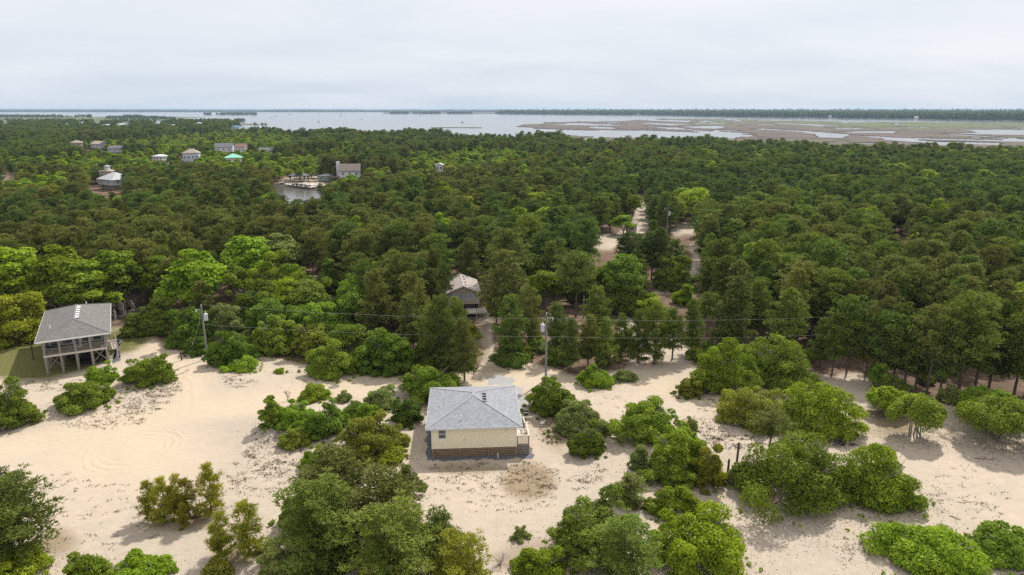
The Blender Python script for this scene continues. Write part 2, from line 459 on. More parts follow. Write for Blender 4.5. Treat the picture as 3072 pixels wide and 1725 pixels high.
def marsh_mat():
    m, t, n, l = newmat('marsh_reed')
    o = n('ShaderNodeOutputMaterial'); p = n('ShaderNodeBsdfPrincipled'); p.inputs['Roughness'].default_value = 0.95
    p.inputs['Specular IOR Level'].default_value = 0.05
    at = n('ShaderNodeAttribute'); at.attribute_name = 'tint'
    tcn = n('ShaderNodeTexCoord')
    q = n('ShaderNodeTexNoise'); q.inputs['Scale'].default_value = 0.012; q.inputs['Detail'].default_value = 8; q.inputs['Roughness'].default_value = 0.7
    l(tcn.outputs['Object'], q.inputs['Vector'])
    r = n('ShaderNodeValToRGB'); r.color_ramp.elements[0].position = 0.35; r.color_ramp.elements[1].position = 0.66
    r.color_ramp.elements[0].color = (0.094, 0.076, 0.070, 1); r.color_ramp.elements[1].color = (0.165, 0.130, 0.112, 1)
    l(q.outputs['Fac'], r.inputs[0])
    mix = n('ShaderNodeMix'); mix.data_type = 'RGBA'; mix.inputs['B'].default_value = (0.120, 0.165, 0.060, 1)
    l(at.outputs['Fac'], mix.inputs['Factor']); l(r.outputs[0], mix.inputs['A'])
    l(mix.outputs['Result'], p.inputs['Base Color']); l(p.outputs[0], o.inputs[0])
    return m
M['ground'] = ground_mat(); M['water'] = water_mat(); M['marsh'] = marsh_mat()
M['gravel'] = plain('grey_gravel', (0.120, 0.126, 0.142), 0.9, 0.45, 9.0, bump=0.6, detail=8)
M['gravel_pale'] = plain('pale_gravel', (0.330, 0.320, 0.310), 0.9, 0.30, 7.0, bump=0.4, detail=8)

# ================================================================ the ground
FLAT = [(-4.4, 77.0, 10.8, 5.0), (-72.0, 106.0, 12.0, 6.0), (-10.0, 131.0, 8.0, 6.0)]
DUNES = [(720, 1075, 0.75, 5.5), (860, 1100, 0.55, 6.0), (350, 985, 0.55, 6.5), (610, 955, 0.45, 5.0), (1700, 1130, 0.5, 7.0),
         (2000, 1200, 0.65, 8.0), (1500, 1330, 0.4, 5.0), (2400, 1080, 0.5, 9.0), (80, 1400, 0.5, 7.0), (850, 1330, 0.5, 7.0)]
DUNES = [G(a, b) + (c, d) for a, b, c, d in DUNES]
def hgt(x, y):
    x = np.asarray(x, float); y = np.asarray(y, float)
    z = 0.9 * (fbm(x, y, 0.055, 3) - 0.44) + 0.22 * (fbm(x + 40, y + 7, 0.3, 3) - 0.44)
    for cx, cy, a, r in DUNES:
        z = z + a * np.exp(-((x - cx) ** 2 + ((y - cy) * 1.15) ** 2) / (r * r))
    for cx, cy, r, s in FLAT:
        d = np.hypot(x - cx, y - cy)
        z = z * np.clip((d - r) / s, 0, 1)
    return z
def h1(x, y): return float(hgt(x, y))
def GT(vx, vy):
    z = 0.0
    for _ in range(4):
        x, y = G(vx, vy, z)
        z = h1(x, y)
    return x, y, z

# far limit of the wooded land, as the line of its crowns (11 m up)
EDGE = np.array([(-900, 366), (0, 368), (248, 367), (466, 370), (590, 365), (714, 367), (720, 381), (809, 383), (917, 394), (1010, 396), (1197, 404),
        (1228, 395), (1321, 398), (1368, 408), (1500, 412), (1655, 405), (1764, 423), (1935, 415), (2105, 415), (2214, 424), (2272, 424),
        (2520, 437), (2862, 438), (3072, 443), (4200, 452)], float) / K
def beyond(x, y, up=11.0, margin=0.0):
    vx, vy = PV(x, y, np.zeros_like(x) + up)
    return vy + margin < np.interp(vx, EDGE[:, 0], EDGE[:, 1])
CANAL = [G(*p) for p in [(695, 461), (740, 463), (795, 471), (800, 480), (785, 492), (760, 505), (740, 525), (700, 525), (690, 500)]]

fx = np.arange(-116, 116.01, 0.62)
g = []; s = 0.62; v = 116.0
while v < 3400: s = min(s * 1.05, 60); v += s; g.append(v)
xs = np.concatenate([-np.array(g[::-1]), fx, np.array(g)])
ys = list(np.concatenate([np.linspace(-260, 40, 24), np.arange(40.6, 135, 0.62)]))
s = 0.62
while ys[-1] < 1700: s = min(s * 1.028, 14); ys.append(ys[-1] + s)
ys = np.array(ys)
GX, GY = np.meshgrid(xs, ys)
GZ = hgt(GX, GY)
GZ = np.where(beyond(GX, GY, 11, -1.5) & (GY > 200), -2.6, GZ)
inc = poly_soft(GX, GY, CANAL, 8)
GZ = GZ * (1 - inc) - 2.6 * inc
VX, VY = PV(GX, GY, np.zeros_like(GX))
jx = VX + 26 * (fbm(GX, GY, 0.12, 3) - 0.44); jy = VY + 22 * (fbm(GX + 50, GY, 0.12, 3) - 0.44) * np.clip(140 / np.maximum(GY, 60), 0.2, 1)
LITTER = [(-900, 836), (300, 834), (430, 868), (520, 880), (640, 888), (740, 905), (880, 935), (1060, 948), (1180, 932), (1330, 908), (1450, 942), (1560, 925),
          (1690, 912), (1760, 930), (2060, 935), (2160, 985), (2260, 1000), (2420, 1030), (2575, 1075), (3600, 1120)]
lx = np.array(LITTER, float)
lit = np.clip((np.interp(jx, lx[:, 0], lx[:, 1]) - jy) / 26 + 0.5, 0, 1)
lit = np.where(GY < 50, 0, lit)
CLEAR = [[(1200, 935), (1215, 880), (1195, 790), (1240, 790), (1242, 905), (1290, 935)],
         [(1555, 850), (1560, 790), (1590, 790), (1600, 850)], [(1580, 914), (1590, 848), (1690, 848), (1740, 880), (1740, 914)], [(1640, 742), (1660, 708), (1748, 708), (1748, 742)],
         [(1596, 548), (1606, 490), (1624, 490), (1626, 548)], [(1560, 596), (1580, 552), (1640, 560), (1620, 596)], [(1490, 630), (1505, 590), (1560, 590), (1540, 630)],
         [(1690, 592), (1700, 564), (1775, 570), (1765, 592)], [(1736, 688), (1736, 612), (1762, 612), (1762, 688)], [(2110, 940), (2100, 970), (2240, 1000), (2160, 940)],
         [(716, 442), (806, 442), (806, 470), (716, 470)], [(0, 425), (40, 425), (45, 450), (0, 455)], [(380, 395), (460, 395), (450, 412), (390, 415)]]
CLEAR_SKIP = (.97, .8, .7, .75, .9, .75, .8, .75, .75, .9, .6, .8, .7)
for pl in CLEAR:
    lit = lit * (1 - poly_soft(jx, jy, pl, 14))
YARD = [(-300, 838), (90, 842), (290, 826), (400, 836), (360, 868), (300, 892), (240, 925), (110, 962), (-40, 950), (-300, 960)]
grs = poly_soft(jx, jy, YARD, 22)
lit = lit * (1 - grs)
dry = np.zeros_like(GX)
for a, b, rx, ry, k in [(1330, 1212, 62, 48, 1.0), (1175, 1180, 120, 16, 0.62), (1395, 1075, 42, 60, 0.62), (1095, 1010, 30, 60, 0.5), (2250, 1055, 75, 45, 0.85),
                        (2510, 1075, 80, 30, 0.8), (600, 1395, 70, 25, 0.75), (450, 1318, 95, 22, 0.8), (140, 1370, 60, 40, 0.7), (1250, 930, 70, 14, 0.5),
                        (1210, 855, 24, 60, 0.62), (1130, 1395, 70, 50, 0.55), (1330, 1400, 110, 40, 0.55), (1100, 960, 60, 20, 0.6), (2070, 1015, 60, 40, 0.6)]:
    q = np.clip(1.5 - np.hypot((jx - a) / rx, (jy - b) / ry), 0, 1)
    dry = np.maximum(dry, np.clip(q * 1.1, 0, 1) * k)
ROAD = [(-400, 1160), (0, 1130), (250, 1085), (450, 1040), (700, 1000), (850, 975), (1000, 955), (1200, 945), (1400, 935), (1600, 945), (1720, 975), (1900, 1050), (2100, 1090)]
wr = 34
rd = np.clip(1.5 - poly_dist(jx, jy * 1.9, [(a, b * 1.9) for a, b in ROAD], False) / (wr * 1.6), 0, 1)
rd = np.maximum(rd, np.clip(1.6 - np.hypot((jx - 300) / 190, (jy - 1130) / 85), 0, 1))
rd = np.maximum(rd, np.clip(1.5 - poly_dist(jx, jy * 1.9, [(480, 1010 * 1.9), (470, 930 * 1.9), (400, 870 * 1.9)], False) / 50, 0, 1))
mask = np.stack([lit, grs, dry, np.clip(rd, 0, 1)], -1).reshape(-1, 4)
nx, ny = len(xs), len(ys)
idx = np.arange(nx * ny).reshape(ny, nx)
F = np.stack([idx[:-1, :-1], idx[:-1, 1:], idx[1:, 1:], idx[1:, :-1]], -1).reshape(-1, 4)
me = mesh_np('ground', np.stack([GX, GY, GZ], -1).reshape(-1, 3), F, M['ground'], smooth=True)
a = me.attributes.new('mask', 'FLOAT_COLOR', 'POINT'); a.data.foreach_set('color', np.ascontiguousarray(mask, np.float32).ravel())
setp(link('ground', me), kind='structure')

def gravel(name, pts, mat, dz=0.022, rag=0.35):
    """ragged sheet of gravel lying on the sand"""
    pts = [Vector(p) for p in pts]
    n = len(pts); ring = []
    for i in range(n):
        p, q = pts[i], pts[(i + 1) % n]
        m = max(2, int((q - p).length / 0.5))
        for j in range(m):
            r = p.lerp(q, j / m)
            ring.append((r.x + random.uniform(-rag, rag), r.y + random.uniform(-rag, rag)))
    cx = sum(p[0] for p in ring) / len(ring); cy = sum(p[1] for p in ring) / len(ring)
    vs = [(cx, cy, h1(cx, cy) + dz)]; fs = []
    R = 5
    for k in range(1, R + 1):
        for p in ring:
            x = cx + (p[0] - cx) * k / R; y = cy + (p[1] - cy) * k / R
            vs.append((x, y, h1(x, y) + dz - (0.03 if k == R else 0)))
    m = len(ring)
    for i in range(m): fs.append((0, 1 + i, 1 + (i + 1) % m))
    for k in range(R - 1):
        for i in range(m):
            fs.append((1 + k * m + i, 1 + (k + 1) * m + i, 1 + (k + 1) * m + (i + 1) % m, 1 + k * m + (i + 1) % m))
    me = bpy.data.meshes.new(name); me.from_pydata(vs, [], fs); me.materials.append(mat)
    return setp(link(name, me), kind='structure')

# ================================================================ water, marsh and the far shore
vs = [(-60000, 150, -0.7), (60000, 150, -0.7), (60000, 60000, -0.7), (-60000, 60000, -0.7)]
me = bpy.data.meshes.new('water'); me.from_pydata(vs, [], [(0, 1, 2, 3)]); me.materials.append(M['water'])
setp(link('water', me), kind='structure')

def P7(*p): return [(1500 + a * .3106, 300 + b * .3106) for a, b in p]
def P8(*p): return [(2272 + a * .3106, 300 + b * .3106) for a, b in p]
def P6(*p): return [(700 + a * .3106, 320 + b * .3106) for a, b in p]
def P5(*p): return [(a * .3106, 320 + b * .3106) for a, b in p]
MARSH = [P7((150, 256), (215, 234), (420, 229), (410, 213), (600, 212), (735, 207), (760, 202), (1200, 201), (1330, 189), (1500, 186), (1530, 178), (1720, 180), (2060, 182), (2576, 190))
         + P8((300, 196), (1000, 213), (1500, 214), (2576, 221), (3200, 228), (3200, 520), (0, 480)) + P7((1500, 440), (500, 430), (250, 395), (180, 352), (360, 346), (440, 342), (550, 328), (640, 330),
           (780, 348), (1100, 361), (1750, 373), (2350, 353), (2470, 345), (2420, 331), (1830, 306), (1380, 291), (970, 288), (950, 293), (600, 283), (300, 275), (330, 264)),
         P5((-900, 82), (0, 85), (800, 87), (890, 98), (1000, 95), (1760, 99), (2010, 103), (1780, 112), (1790, 128), (1600, 130), (1450, 140), (1500, 190), (-900, 190)),
         P6((-450, 150), (0, 166), (200, 163), (360, 171), (180, 177), (-100, 182), (-450, 200)), P6((1830, 200), (2000, 197), (2250, 197), (2400, 199), (2440, 204), (2380, 206), (2000, 203)),
         P6((700, 244), (1000, 240), (1180, 238), (1530, 252), (1300, 262), (1100, 300), (700, 300)), P6((1480, 262), (1660, 273), (2070, 285), (2200, 281), (2400, 271), (2600, 280), (2600, 330), (1400, 330))]
CHAN = [P7((370, 239), (700, 229), (1060, 232), (1090, 238), (900, 242), (600, 238)), P7((850, 264), (900, 257), (1060, 262), (1120, 272), (960, 271)), P7((1040, 213), (1190, 216), (1060, 219)),
        P7((1290, 190), (1500, 191), (1840, 197), (1820, 207), (1640, 203)), P7((1480, 225), (1870, 229), (1650, 239)), P7((1710, 250), (1830, 254), (2060, 249), (2200, 255), (2140, 264), (2080, 270), (1880, 265)),
        P7((1800, 280), (1900, 291), (1830, 290)), P7((1830, 299), (1950, 299), (2460, 316), (2300, 321), (2000, 314)), P7((2040, 289), (2340, 292), (2200, 297)), P7((2140, 183), (2300, 188), (2340, 196), (2200, 192)),
        P7((1910, 210), (2020, 213), (1950, 217)), P7((1600, 398), (1300, 388), (1900, 392)), P8((-60, 288), (60, 284), (240, 294), (510, 302), (600, 307), (720, 314), (890, 322), (820, 347), (610, 346), (560, 324), (400, 306)),
        P8((750, 306), (1000, 301), (1335, 299), (1310, 313), (900, 312)), P8((820, 343), (1170, 354), (1290, 360), (2700, 384), (2700, 393), (1340, 373), (1300, 382), (1260, 371), (1000, 353)),
        P8((1770, 316), (2130, 309), (2020, 289), (2500, 291), (2700, 296), (2700, 329), (2200, 323)), P8((1680, 402), (1950, 404), (2335, 411), (2310, 427), (1900, 417)), P8((670, 399), (745, 402), (700, 407)),
        P8((860, 408), (1170, 414), (1120, 424)), P8((740, 449), (1150, 454), (1180, 474), (800, 476)), P8((2030, 356), (2200, 361), (2100, 365)), P8((2410, 271), (2700, 275), (2600, 279)),
        P8((1305, 227), (1385, 229), (1340, 236)), P8((-10, 231), (210, 235), (60, 238)), P8((500, 240), (690, 247), (600, 250)), P8((-10, 192), (300, 192), (350, 198), (0, 197)),
        P5((800, 84), (1010, 92), (880, 97)), P5((1590, 128), (1800, 126), (1620, 134)), P5((1420, 134), (1500, 132), (1480, 138))]
CHAN = [[(a_, sum(q[1] for q in p) / len(p) + (b_ - sum(q[1] for q in p) / len(p)) * 1.45 + .25) for a_, b_ in p] for p in CHAN]
GREENB = P7((1500, 170), (1900, 205), (2200, 212), (2576, 226)) + P8((600, 250), (1400, 264), (2700, 268), (2700, 200), (300, 180))
def marsh_sheet(x0, x1, dx, rows, name):
    py = np.array(rows); yw = np.array([G(1288, q / K, -0.3)[1] for q in py])
    xw = np.arange(x0, x1, dx)
    X, Y = np.meshgrid(xw, yw)
    X = X + (fbm(X, Y, 0.05, 2) - 0.4) * 6
    vx, vy = PV(X, Y, np.zeros_like(X) - 0.3)
    qx, qy = vx * K, vy * K
    wob = 2.4 * (fbm(X, Y * 0.4, 0.03, 4) - 0.47)
    wob2 = 14 * (fbm(X + 99, Y, 0.02, 4) - 0.47)
    keep = np.zeros(X.shape, bool)
    for p in MARSH: keep |= in_poly(qx + wob2, qy + wob * 0.5, p)
    for p in CHAN: keep &= ~in_poly(qx + wob2, qy + wob * 0.5, p)
    keep &= ~((fbm(X + 300, Y * 0.35, 0.016, 4) > 0.615) & (qx > 1700))
    keep &= (beyond(X, Y, 11, -1.0)) | (qx < 730)
    Z = -0.55 + 0.45 * fbm(X, Y, 0.06, 4) + 0.35 * RNG.random(X.shape)
    gr = np.clip(poly_soft(qx + wob2 * 2, qy + wob, GREENB, 12) * 0.62 + np.where(qx < 1480, 0.55, 0), 0, 1) * (0.6 + 0.6 * fbm(X, Y, 0.01, 3))
    gr = np.clip(gr + 0.25 * (fbm(X, Y, 0.008, 3) > 0.55), 0, 1)
    n1, n2 = X.shape
    kc = keep[:-1, :-1] & keep[1:, :-1] & keep[:-1, 1:] & keep[1:, 1:]
    ix = np.arange(n1 * n2).reshape(n1, n2)
    V = np.stack([X, Y, Z], -1).reshape(-1, 3)
    F = np.stack([ix[:-1, :-1], ix[:-1, 1:], ix[1:, 1:], ix[1:, :-1]], -1)[kc]
    low = V.copy(); low[:, 2] = -1.2
    nb = len(V)
    sk = []
    kp = np.pad(kc, 1)
    cc = kp[1:-1, 1:-1]
    for (di, dj, e0, e1) in ((-1, 0, (0, 0), (0, 1)), (1, 0, (1, 1), (1, 0)), (0, -1, (1, 0), (0, 0)), (0, 1, (0, 1), (1, 1))):
        nbh = kp[1 + di:kp.shape[0] - 1 + di, 1 + dj:kp.shape[1] - 1 + dj]
        ii, jj = np.nonzero(cc & ~nbh)
        a = ix[ii + e0[0], jj + e0[1]]; b = ix[ii + e1[0], jj + e1[1]]
        sk.append(np.stack([b, a, a + nb, b + nb], -1))
    F = np.concatenate([F] + sk)
    used = np.unique(F); remap = np.full(2 * nb, -1); remap[used] = np.arange(len(used))
    VV = np.concatenate([V, low])[used]
    tt = np.concatenate([gr.ravel(), gr.ravel()])[used]
    setp(link(name, mesh_np(name, VV, remap[F], M['marsh'], tint=tt)), kind='structure')
marsh_sheet(-260, 1900, 5.0, np.arange(475, 353.5, -0.38), 'marsh')
marsh_sheet(-2600, -240, 9.0, np.arange(400, 343.8, -0.30), 'marsh')

FARLINE = [(1150, 341.5), (1500, 342), (1966, 346), (2300, 352), (2700, 356.5), (2960, 361), (3400, 366)]
fl = [G(a / K, b / K) for a, b in FARLINE]
top = [(x * 3.2, y * 3.2) for x, y in fl]
vs = [(x, y, -1.2) for x, y in fl] + [(x, y + 12, 0.6) for x, y in fl] + [(x, y, 0.6) for x, y in top]
n = len(fl)
fs = [(i, i + 1, n + i + 1, n + i) for i in range(n - 1)] + [(n + i, n + i + 1, 2 * n + i + 1, 2 * n + i) for i in range(n - 1)]
me = bpy.data.meshes.new('far_shore'); me.from_pydata(vs, [], fs)
M['shore'] = plain('far_land', (0.055, 0.070, 0.040), 0.95, 0.3, 0.01)
me.materials.append(M['shore'])
setp(link('far_shore', me), kind='structure')
# low wooded land along the horizon
def horizon_band(name, x0, x1, y0, depth, hh, step):
    X = np.arange(x0, x1, step); rows = []
    for k, (dy, hz_) in enumerate(((0, 0), (4, 0.8), (depth * .4, 1.0), (depth, 1.15))):
        Z = np.where(k == 0, -1.5, hh * hz_ * (0.55 + 0.9 * vnoise(X, X * 0 + k * 31, 0.012)) + 2.0 * RNG.random(len(X)))
        rows.append(np.stack([X, y0 + dy + 400 * (fbm(X, X * 0, 0.0004, 3) - .45) + X * 0, Z], -1))
    V = np.concatenate(rows); n = len(X); ix = np.arange(4 * n).reshape(4, n)
    F = np.stack([ix[:-1, :-1], ix[:-1, 1:], ix[1:, 1:], ix[1:, :-1]], -1).reshape(-1, 4)
    return setp(link(name, mesh_np(name, V, F, M['shore'])), kind='stuff', label='low wooded land along the horizon beyond the sound', cat='woodland')
horizon_band('horizon_woodland', -9500, 9500, 8600, 3200, 19, 14)

# ================================================================ buildings
def smap(side, w, d):
    return {'F': lambda u, o, z: (u, -o, z), 'R': lambda u, o, z: (w + o, u, z),
            'L': lambda u, o, z: (-o, d - u, z), 'B': lambda u, o, z: (w - u, d + o, z)}[side]
def sbox(mb, side, w, d, u0, u1, o0, o1, z0, z1):
    f = smap(side, w, d)
    a = f(u0, o0, z0); b = f(u1, o1, z1)
    return mb.box(min(a[0], b[0]), max(a[0], b[0]), min(a[1], b[1]), max(a[1], b[1]), z0, z1)
def lap_wall(mb, side, w, d, z0, z1, lap=0.15, u0=0.0, u1=None):
    f = smap(side, w, d); u1 = u1 if u1 is not None else (w if side in 'FB' else d)
    z = z0
    while z < z1 - 1e-4:
        zt = min(z + lap, z1)
        mb.add([f(u0, .022, z), f(u1, .022, z), f(u1, 0, zt), f(u0, 0, zt)], [(0, 1, 2, 3)])
        mb.add([f(u0, -.02, z), f(u1, -.02, z), f(u1, .022, z), f(u0, .022, z)], [(0, 1, 2, 3)])
        z = zt
    mb.add([f(u0, -.12, z0), f(u1, -.12, z0), f(u1, -.12, z1), f(u0, -.12, z1)], [(3, 2, 1, 0)])
    return mb
def roof_obj(name, faces, thick, mat, parent):
    """roof planes with real thickness and shingle coordinates in metres"""
    me = bpy.data.meshes.new(name); vs = []; fs = []; uvs = []
    for pts in faces:
        pts = [Vector(p) for p in pts]
        nrm = (pts[1] - pts[0]).cross(pts[2] - pts[0]).normalized()
        if nrm.z < 0: pts = pts[::-1]; nrm = -nrm
        hz_ = Vector((0, 0, 1)).cross(nrm)
        hz_ = hz_.normalized() if hz_.length > 1e-4 else Vector((1, 0, 0))
        sl = nrm.cross(hz_)
        b = len(vs)
        vs += [tuple(p) for p in pts] + [tuple(p - Vector((0, 0, thick))) for p in pts]
        m = len(pts)
        fs.append(tuple(range(b, b + m))); uvs += [(p.dot(hz_), p.dot(sl)) for p in pts]
        fs.append(tuple(range(b + 2 * m - 1, b + m - 1, -1))); uvs += [(p.dot(hz_), p.dot(sl)) for p in pts[::-1]]
        for i in range(m):
            j = (i + 1) % m
            fs.append((b + i, b + m + i, b + m + j, b + j)); uvs += [(0, 0)] * 4
    me.from_pydata(vs, [], fs)
    ul = me.uv_layers.new(name='UVMap')
    ul.data.foreach_set('uv', [c for q in uvs for c in q])
    me.materials.append(mat)
    return link(name, me, parent)
def hip_faces(x0, x1, y0, y1, z, rise, ridge='y'):
    w_, d_ = x1 - x0, y1 - y0
    if ridge == 'y':
        i = min(w_, d_) / 2; a = ((x0 + x1) / 2, y0 + i, z + rise); b = ((x0 + x1) / 2, y1 - i, z + rise)
        c = [(x0, y0, z), (x1, y0, z), (x1, y1, z), (x0, y1, z)]
        if (Vector(a) - Vector(b)).length < 0.05:
            return [(c[0], c[1], a), (c[1], c[2], a), (c[2], c[3], a), (c[3], c[0], a)], [(c[k], a) for k in range(4)]
        return [(c[0], c[1], a), (c[1], c[2], b, a), (c[2], c[3], b), (c[3], c[0], a, b)], [(c[0], a), (c[1], a), (c[2], b), (c[3], b), (a, b)]
    i = min(w_, d_) / 2; a = (x0 + i, (y0 + y1) / 2, z + rise); b = (x1 - i, (y0 + y1) / 2, z + rise)
    c = [(x0, y0, z), (x1, y0, z), (x1, y1, z), (x0, y1, z)]
    return [(c[0], c[1], b, a), (c[1], c[2], b), (c[2], c[3], a, b), (c[3], c[0], a)], [(c[0], a), (c[3], a), (c[1], b), (c[2], b), (a, b)]
def gable_faces(x0, x1, y0, y1, z, rise, ridge='y'):
    if ridge == 'y':
        m = (x0 + x1) / 2
        return [((x0, y0, z), (m, y0, z + rise), (m, y1, z + rise), (x0, y1, z)), ((x1, y0, z), (m, y0, z + rise), (m, y1, z + rise), (x1, y1, z))]
    m = (y0 + y1) / 2
    return [((x0, y0, z), (x0, m, z + rise), (x1, m, z + rise), (x1, y0, z)), ((x0, y1, z), (x0, m, z + rise), (x1, m, z + rise), (x1, y1, z))]
M['cap_pale'] = plain('pale_ridge_shingle', (0.300, 0.310, 0.336), .9, .12, 4); M['cap_grey'] = plain('grey_ridge_shingle', (0.175, 0.166, 0.158), .9, .12, 4); M['cap_tan'] = plain('tan_ridge_shingle', (0.40, 0.345, 0.32), .9, .12, 4)
def caps(lines, mat, parent):
    for p, q in lines:
        MB().bar(Vector(p) + Vector((0, 0, .012)), Vector(q) + Vector((0, 0, .012)), .26, .03).build('ridge_cap', mat, parent)
def eaves(x0, x1, y0, y1, z, hgt_, mat, parent):
    t = .035
    for a in ((x0 - t, x1 + t, y0 - t, y0 - .002), (x0 - t, x1 + t, y1 + .002, y1 + t), (x0 - t, x0 - .002, y0, y1), (x1 + .002, x1 + t, y0, y1)):
        MB().box(a[0], a[1], a[2], a[3], z - hgt_, z + .012).build('fascia', mat, parent)
def window(parent, side, w, d, u, z, ww, wh, frame, glass, bar='h', depth=.05, base=.0, tw=.09):
    f = MB()
    for (a, b, c, e_) in ((u - tw, u + ww + tw, z - tw, z), (u - tw, u + ww + tw, z + wh, z + wh + tw), (u - tw, u, z, z + wh), (u + ww, u + ww + tw, z, z + wh)):
        sbox(f, side, w, d, a, b, base, base + depth, c, e_)
    o = f.build('window', frame, parent)
    if bar == 'h':
        m = z + wh / 2
        sbox(MB(), side, w, d, u, u + ww, base, base + depth * .9, m - .03, m + .03).build('sash', frame, o)
        ps = [(u, u + ww, z, m - .03), (u, u + ww, m + .03, z + wh)]
    elif bar == 'v':
        m = u + ww / 2
        sbox(MB(), side, w, d, m - .03, m + .03, base, base + depth * .9, z, z + wh).build('sash', frame, o)
        ps = [(u, m - .03, z, z + wh), (m + .03, u + ww, z, z + wh)]
    else:
        ps = [(u, u + ww, z, z + wh)]
    for a, b, c, e_ in ps:
        sbox(MB(), side, w, d, a, b, base - .01, base + depth * .45, c, e_).build('pane', glass, o)
    return o

# ---------------------------------------------------------------- the cream cottage
def cream_cottage():
    rz = math.radians(3.8)
    t = empty('cottage', (-9.18, 71.3, 0), rz, 'cream sided cottage with pale grey pyramid roof on a slatted wooden skirt', 'house')
    W_, D_ = 9.7, 10.9; z0, z1 = 1.1, 3.78
    for s_ in 'FRLB': lap_wall(MB(), s_, W_, D_, z0, z1, 0.125).build('wall', M['cream'], t)
    for x, y in ((0, 0), (W_, 0), (W_, D_), (0, D_)):
        MB().box(x - .06, x + .06, y - .06, y + .06, z0 - .02, z1).build('corner_trim', M['white'], t)
    x0, x1, y0, y1, ze = -.66, W_ + .66, -.5, D_ + .5, 3.86
    fc, ln = hip_faces(x0, x1, y0, y1, ze, 1.64)
    roof_obj('roof', fc, .10, M['roof_pale'], t)
    caps(ln, M['cap_pale'], t)
    eaves(x0, x1, y0, y1, ze, .20, M['fascia'], t)
    MB().box(x0 + .03, x1 - .03, y0 + .03, y1 - .03, ze - .19, ze - .15).build('soffit', M['white'], t)
    # row of box vents on the side slope, by the peak
    def zr(x, y):
        cx, cy = (x0 + x1) / 2, (y0 + y1) / 2
        return ze + 1.64 * (1 - max(abs(x - cx) / (x1 - x0) * 2, abs(y - cy) / (y1 - y0) * 2))
    for k in range(4):
        x = 6.15; y = 3.95 + k * .72; z = zr(x, y)
        o = MB().box(x - .24, x + .24, y - .20, y + .16, z - .08, z + .15).build('roof_vent', M['dark_vent'], t)
        MB().add([(x - .26, y - .14, z + .18), (x + .26, y - .14, z + .18), (x + .26, y + .24, z + .10), (x - .26, y + .24, z + .10),
                  (x - .26, y - .14, z + .152), (x + .26, y - .14, z + .152), (x + .26, y + .24, z - .12), (x - .26, y + .24, z - .12)],
                 [(0, 1, 2, 3), (7, 6, 5, 4), (0, 4, 5, 1), (1, 5, 6, 2), (2, 6, 7, 3), (3, 7, 4, 0)]).build('vent_hood', M['fascia'], o)
    for x, y, hh in ((3.4, .85, .55), (.75, 4.6, .3)):
        z = zr(x, y)
        o = MB().tube((x, y, z - .05), (x, y, z + hh), .045, n=10).build('vent_pipe', M['pvc'], t)
        MB().tube((x, y, z - .02), (x, y, z + .06), .09, .06, n=10).build('pipe_boot', M['black'], o)
    window(t, 'F', W_, D_, .78, 2.42, .80, 1.08, M['white'], M['glass'])
    window(t, 'L', W_, D_, 2.0, 2.3, .9, 1.2, M['white'], M['glass'])
    window(t, 'L', W_, D_, 6.5, 2.3, .9, 1.2, M['white'], M['glass'])
    window(t, 'R', W_, D_, 4.2, 1.35, .95, 2.05, M['white'], M['glass'], bar=None)
    window(t, 'R', W_, D_, 7.4, 2.3, .9, 1.2, M['white'], M['glass'])
    sbox(MB(), 'F', W_, D_, 3.62, 3.80, 0, .09, 2.12, 2.30).build('dryer_vent', M['fascia'], t)
    sbox(MB(), 'F', W_, D_, 8.45, 8.75, 0, .10, 3.28, 3.40).build('wall_light', M['fascia'], t)
    # slatted skirt with posts
    bays = [(.18, 3.38), (3.62, 6.38), (6.62, 9.42)]
    for s_, ln_ in (('F', W_), ('L', D_), ('B', W_), ('R', D_)):
        nb = 3; step = ln_ / nb
        for k in range(nb + 1):
            u = min(max(k * step, .1), ln_ - .1)
            sbox(MB(), s_, W_, D_, u - .1, u + .1, -.14, .06, -.1, z0).build('post', M['board'], t)
        if s_ == 'B': continue
        for k in range(nb):
            a, b = max(k * step, .1) + .12, min((k + 1) * step, ln_ - .1) - .12
            for j in range(5):
                z = .06 + j * .205
                sbox(MB(), s_, W_, D_, a, b, -.03 + random.uniform(-.006, .006), .0 + random.uniform(-.004, .006), z, z + .145).build('board', M['board'], t)
    MB().box(.2, W_ - .2, .25, D_ - .25, -.05, z0 - .04).build('crawl_space_shade', M['lattice'], t)  # solid dark block; the shade of the hollow is put into its colour
    # side deck with solid front panel, cap rails and a ramp to the back
    dk = MB()
    dx0, dx1 = W_ + .07, W_ + 1.50
    o = MB().box(dx0, dx1, .12, 3.1, 1.12, 1.32).build('deck', M['board_grey'], t)
    for k in range(10):
        y = .14 + k * .295
        MB().box(dx0, dx1, y, y + .27, 1.325, 1.36).build('deck_board', M['board_pale'], o)
    for x, y in ((dx0 + .05, .08), (dx1 - .05, .08), (dx1 - .05, 1.6), (dx1 - .05, 3.1)):
        MB().box(x - .06, x + .06, y - .06, y + .06, -.1, 2.42).build('post', M['board'], o)
    for j in range(5):
        z = .06 + j * .205
        MB().box(dx0 + .12, dx1 - .12, .04, .075, z, z + .145).build('board', M['board_grey'], o)
        MB().box(dx1 - .02, dx1 + .015, .16, 3.0, z, z + .145).build('board', M['board'], o)
    MB().box(dx0, dx1 - .02, .02, .06, 1.10, 1.36).build('rim_board', M['board_grey'], o)
    pn = MB()
    z = 1.40
    while z < 2.32:
        pn.add([(dx0 + .12, .022, z), (dx1 - .12, .022, z), (dx1 - .12, .045, z + .125), (dx0 + .12, .045, z + .125)], [(0, 1, 2, 3)])
        pn.add([(dx0 + .12, .06, z), (dx1 - .12, .06, z), (dx1 - .12, .022, z), (dx0 + .12, .022, z)], [(0, 1, 2, 3)])
        z += .125
    pn.box(dx0 + .12, dx1 - .12, .05, .09, 1.38, 2.40)
    pn.build('front_panel', M['cream'], o)
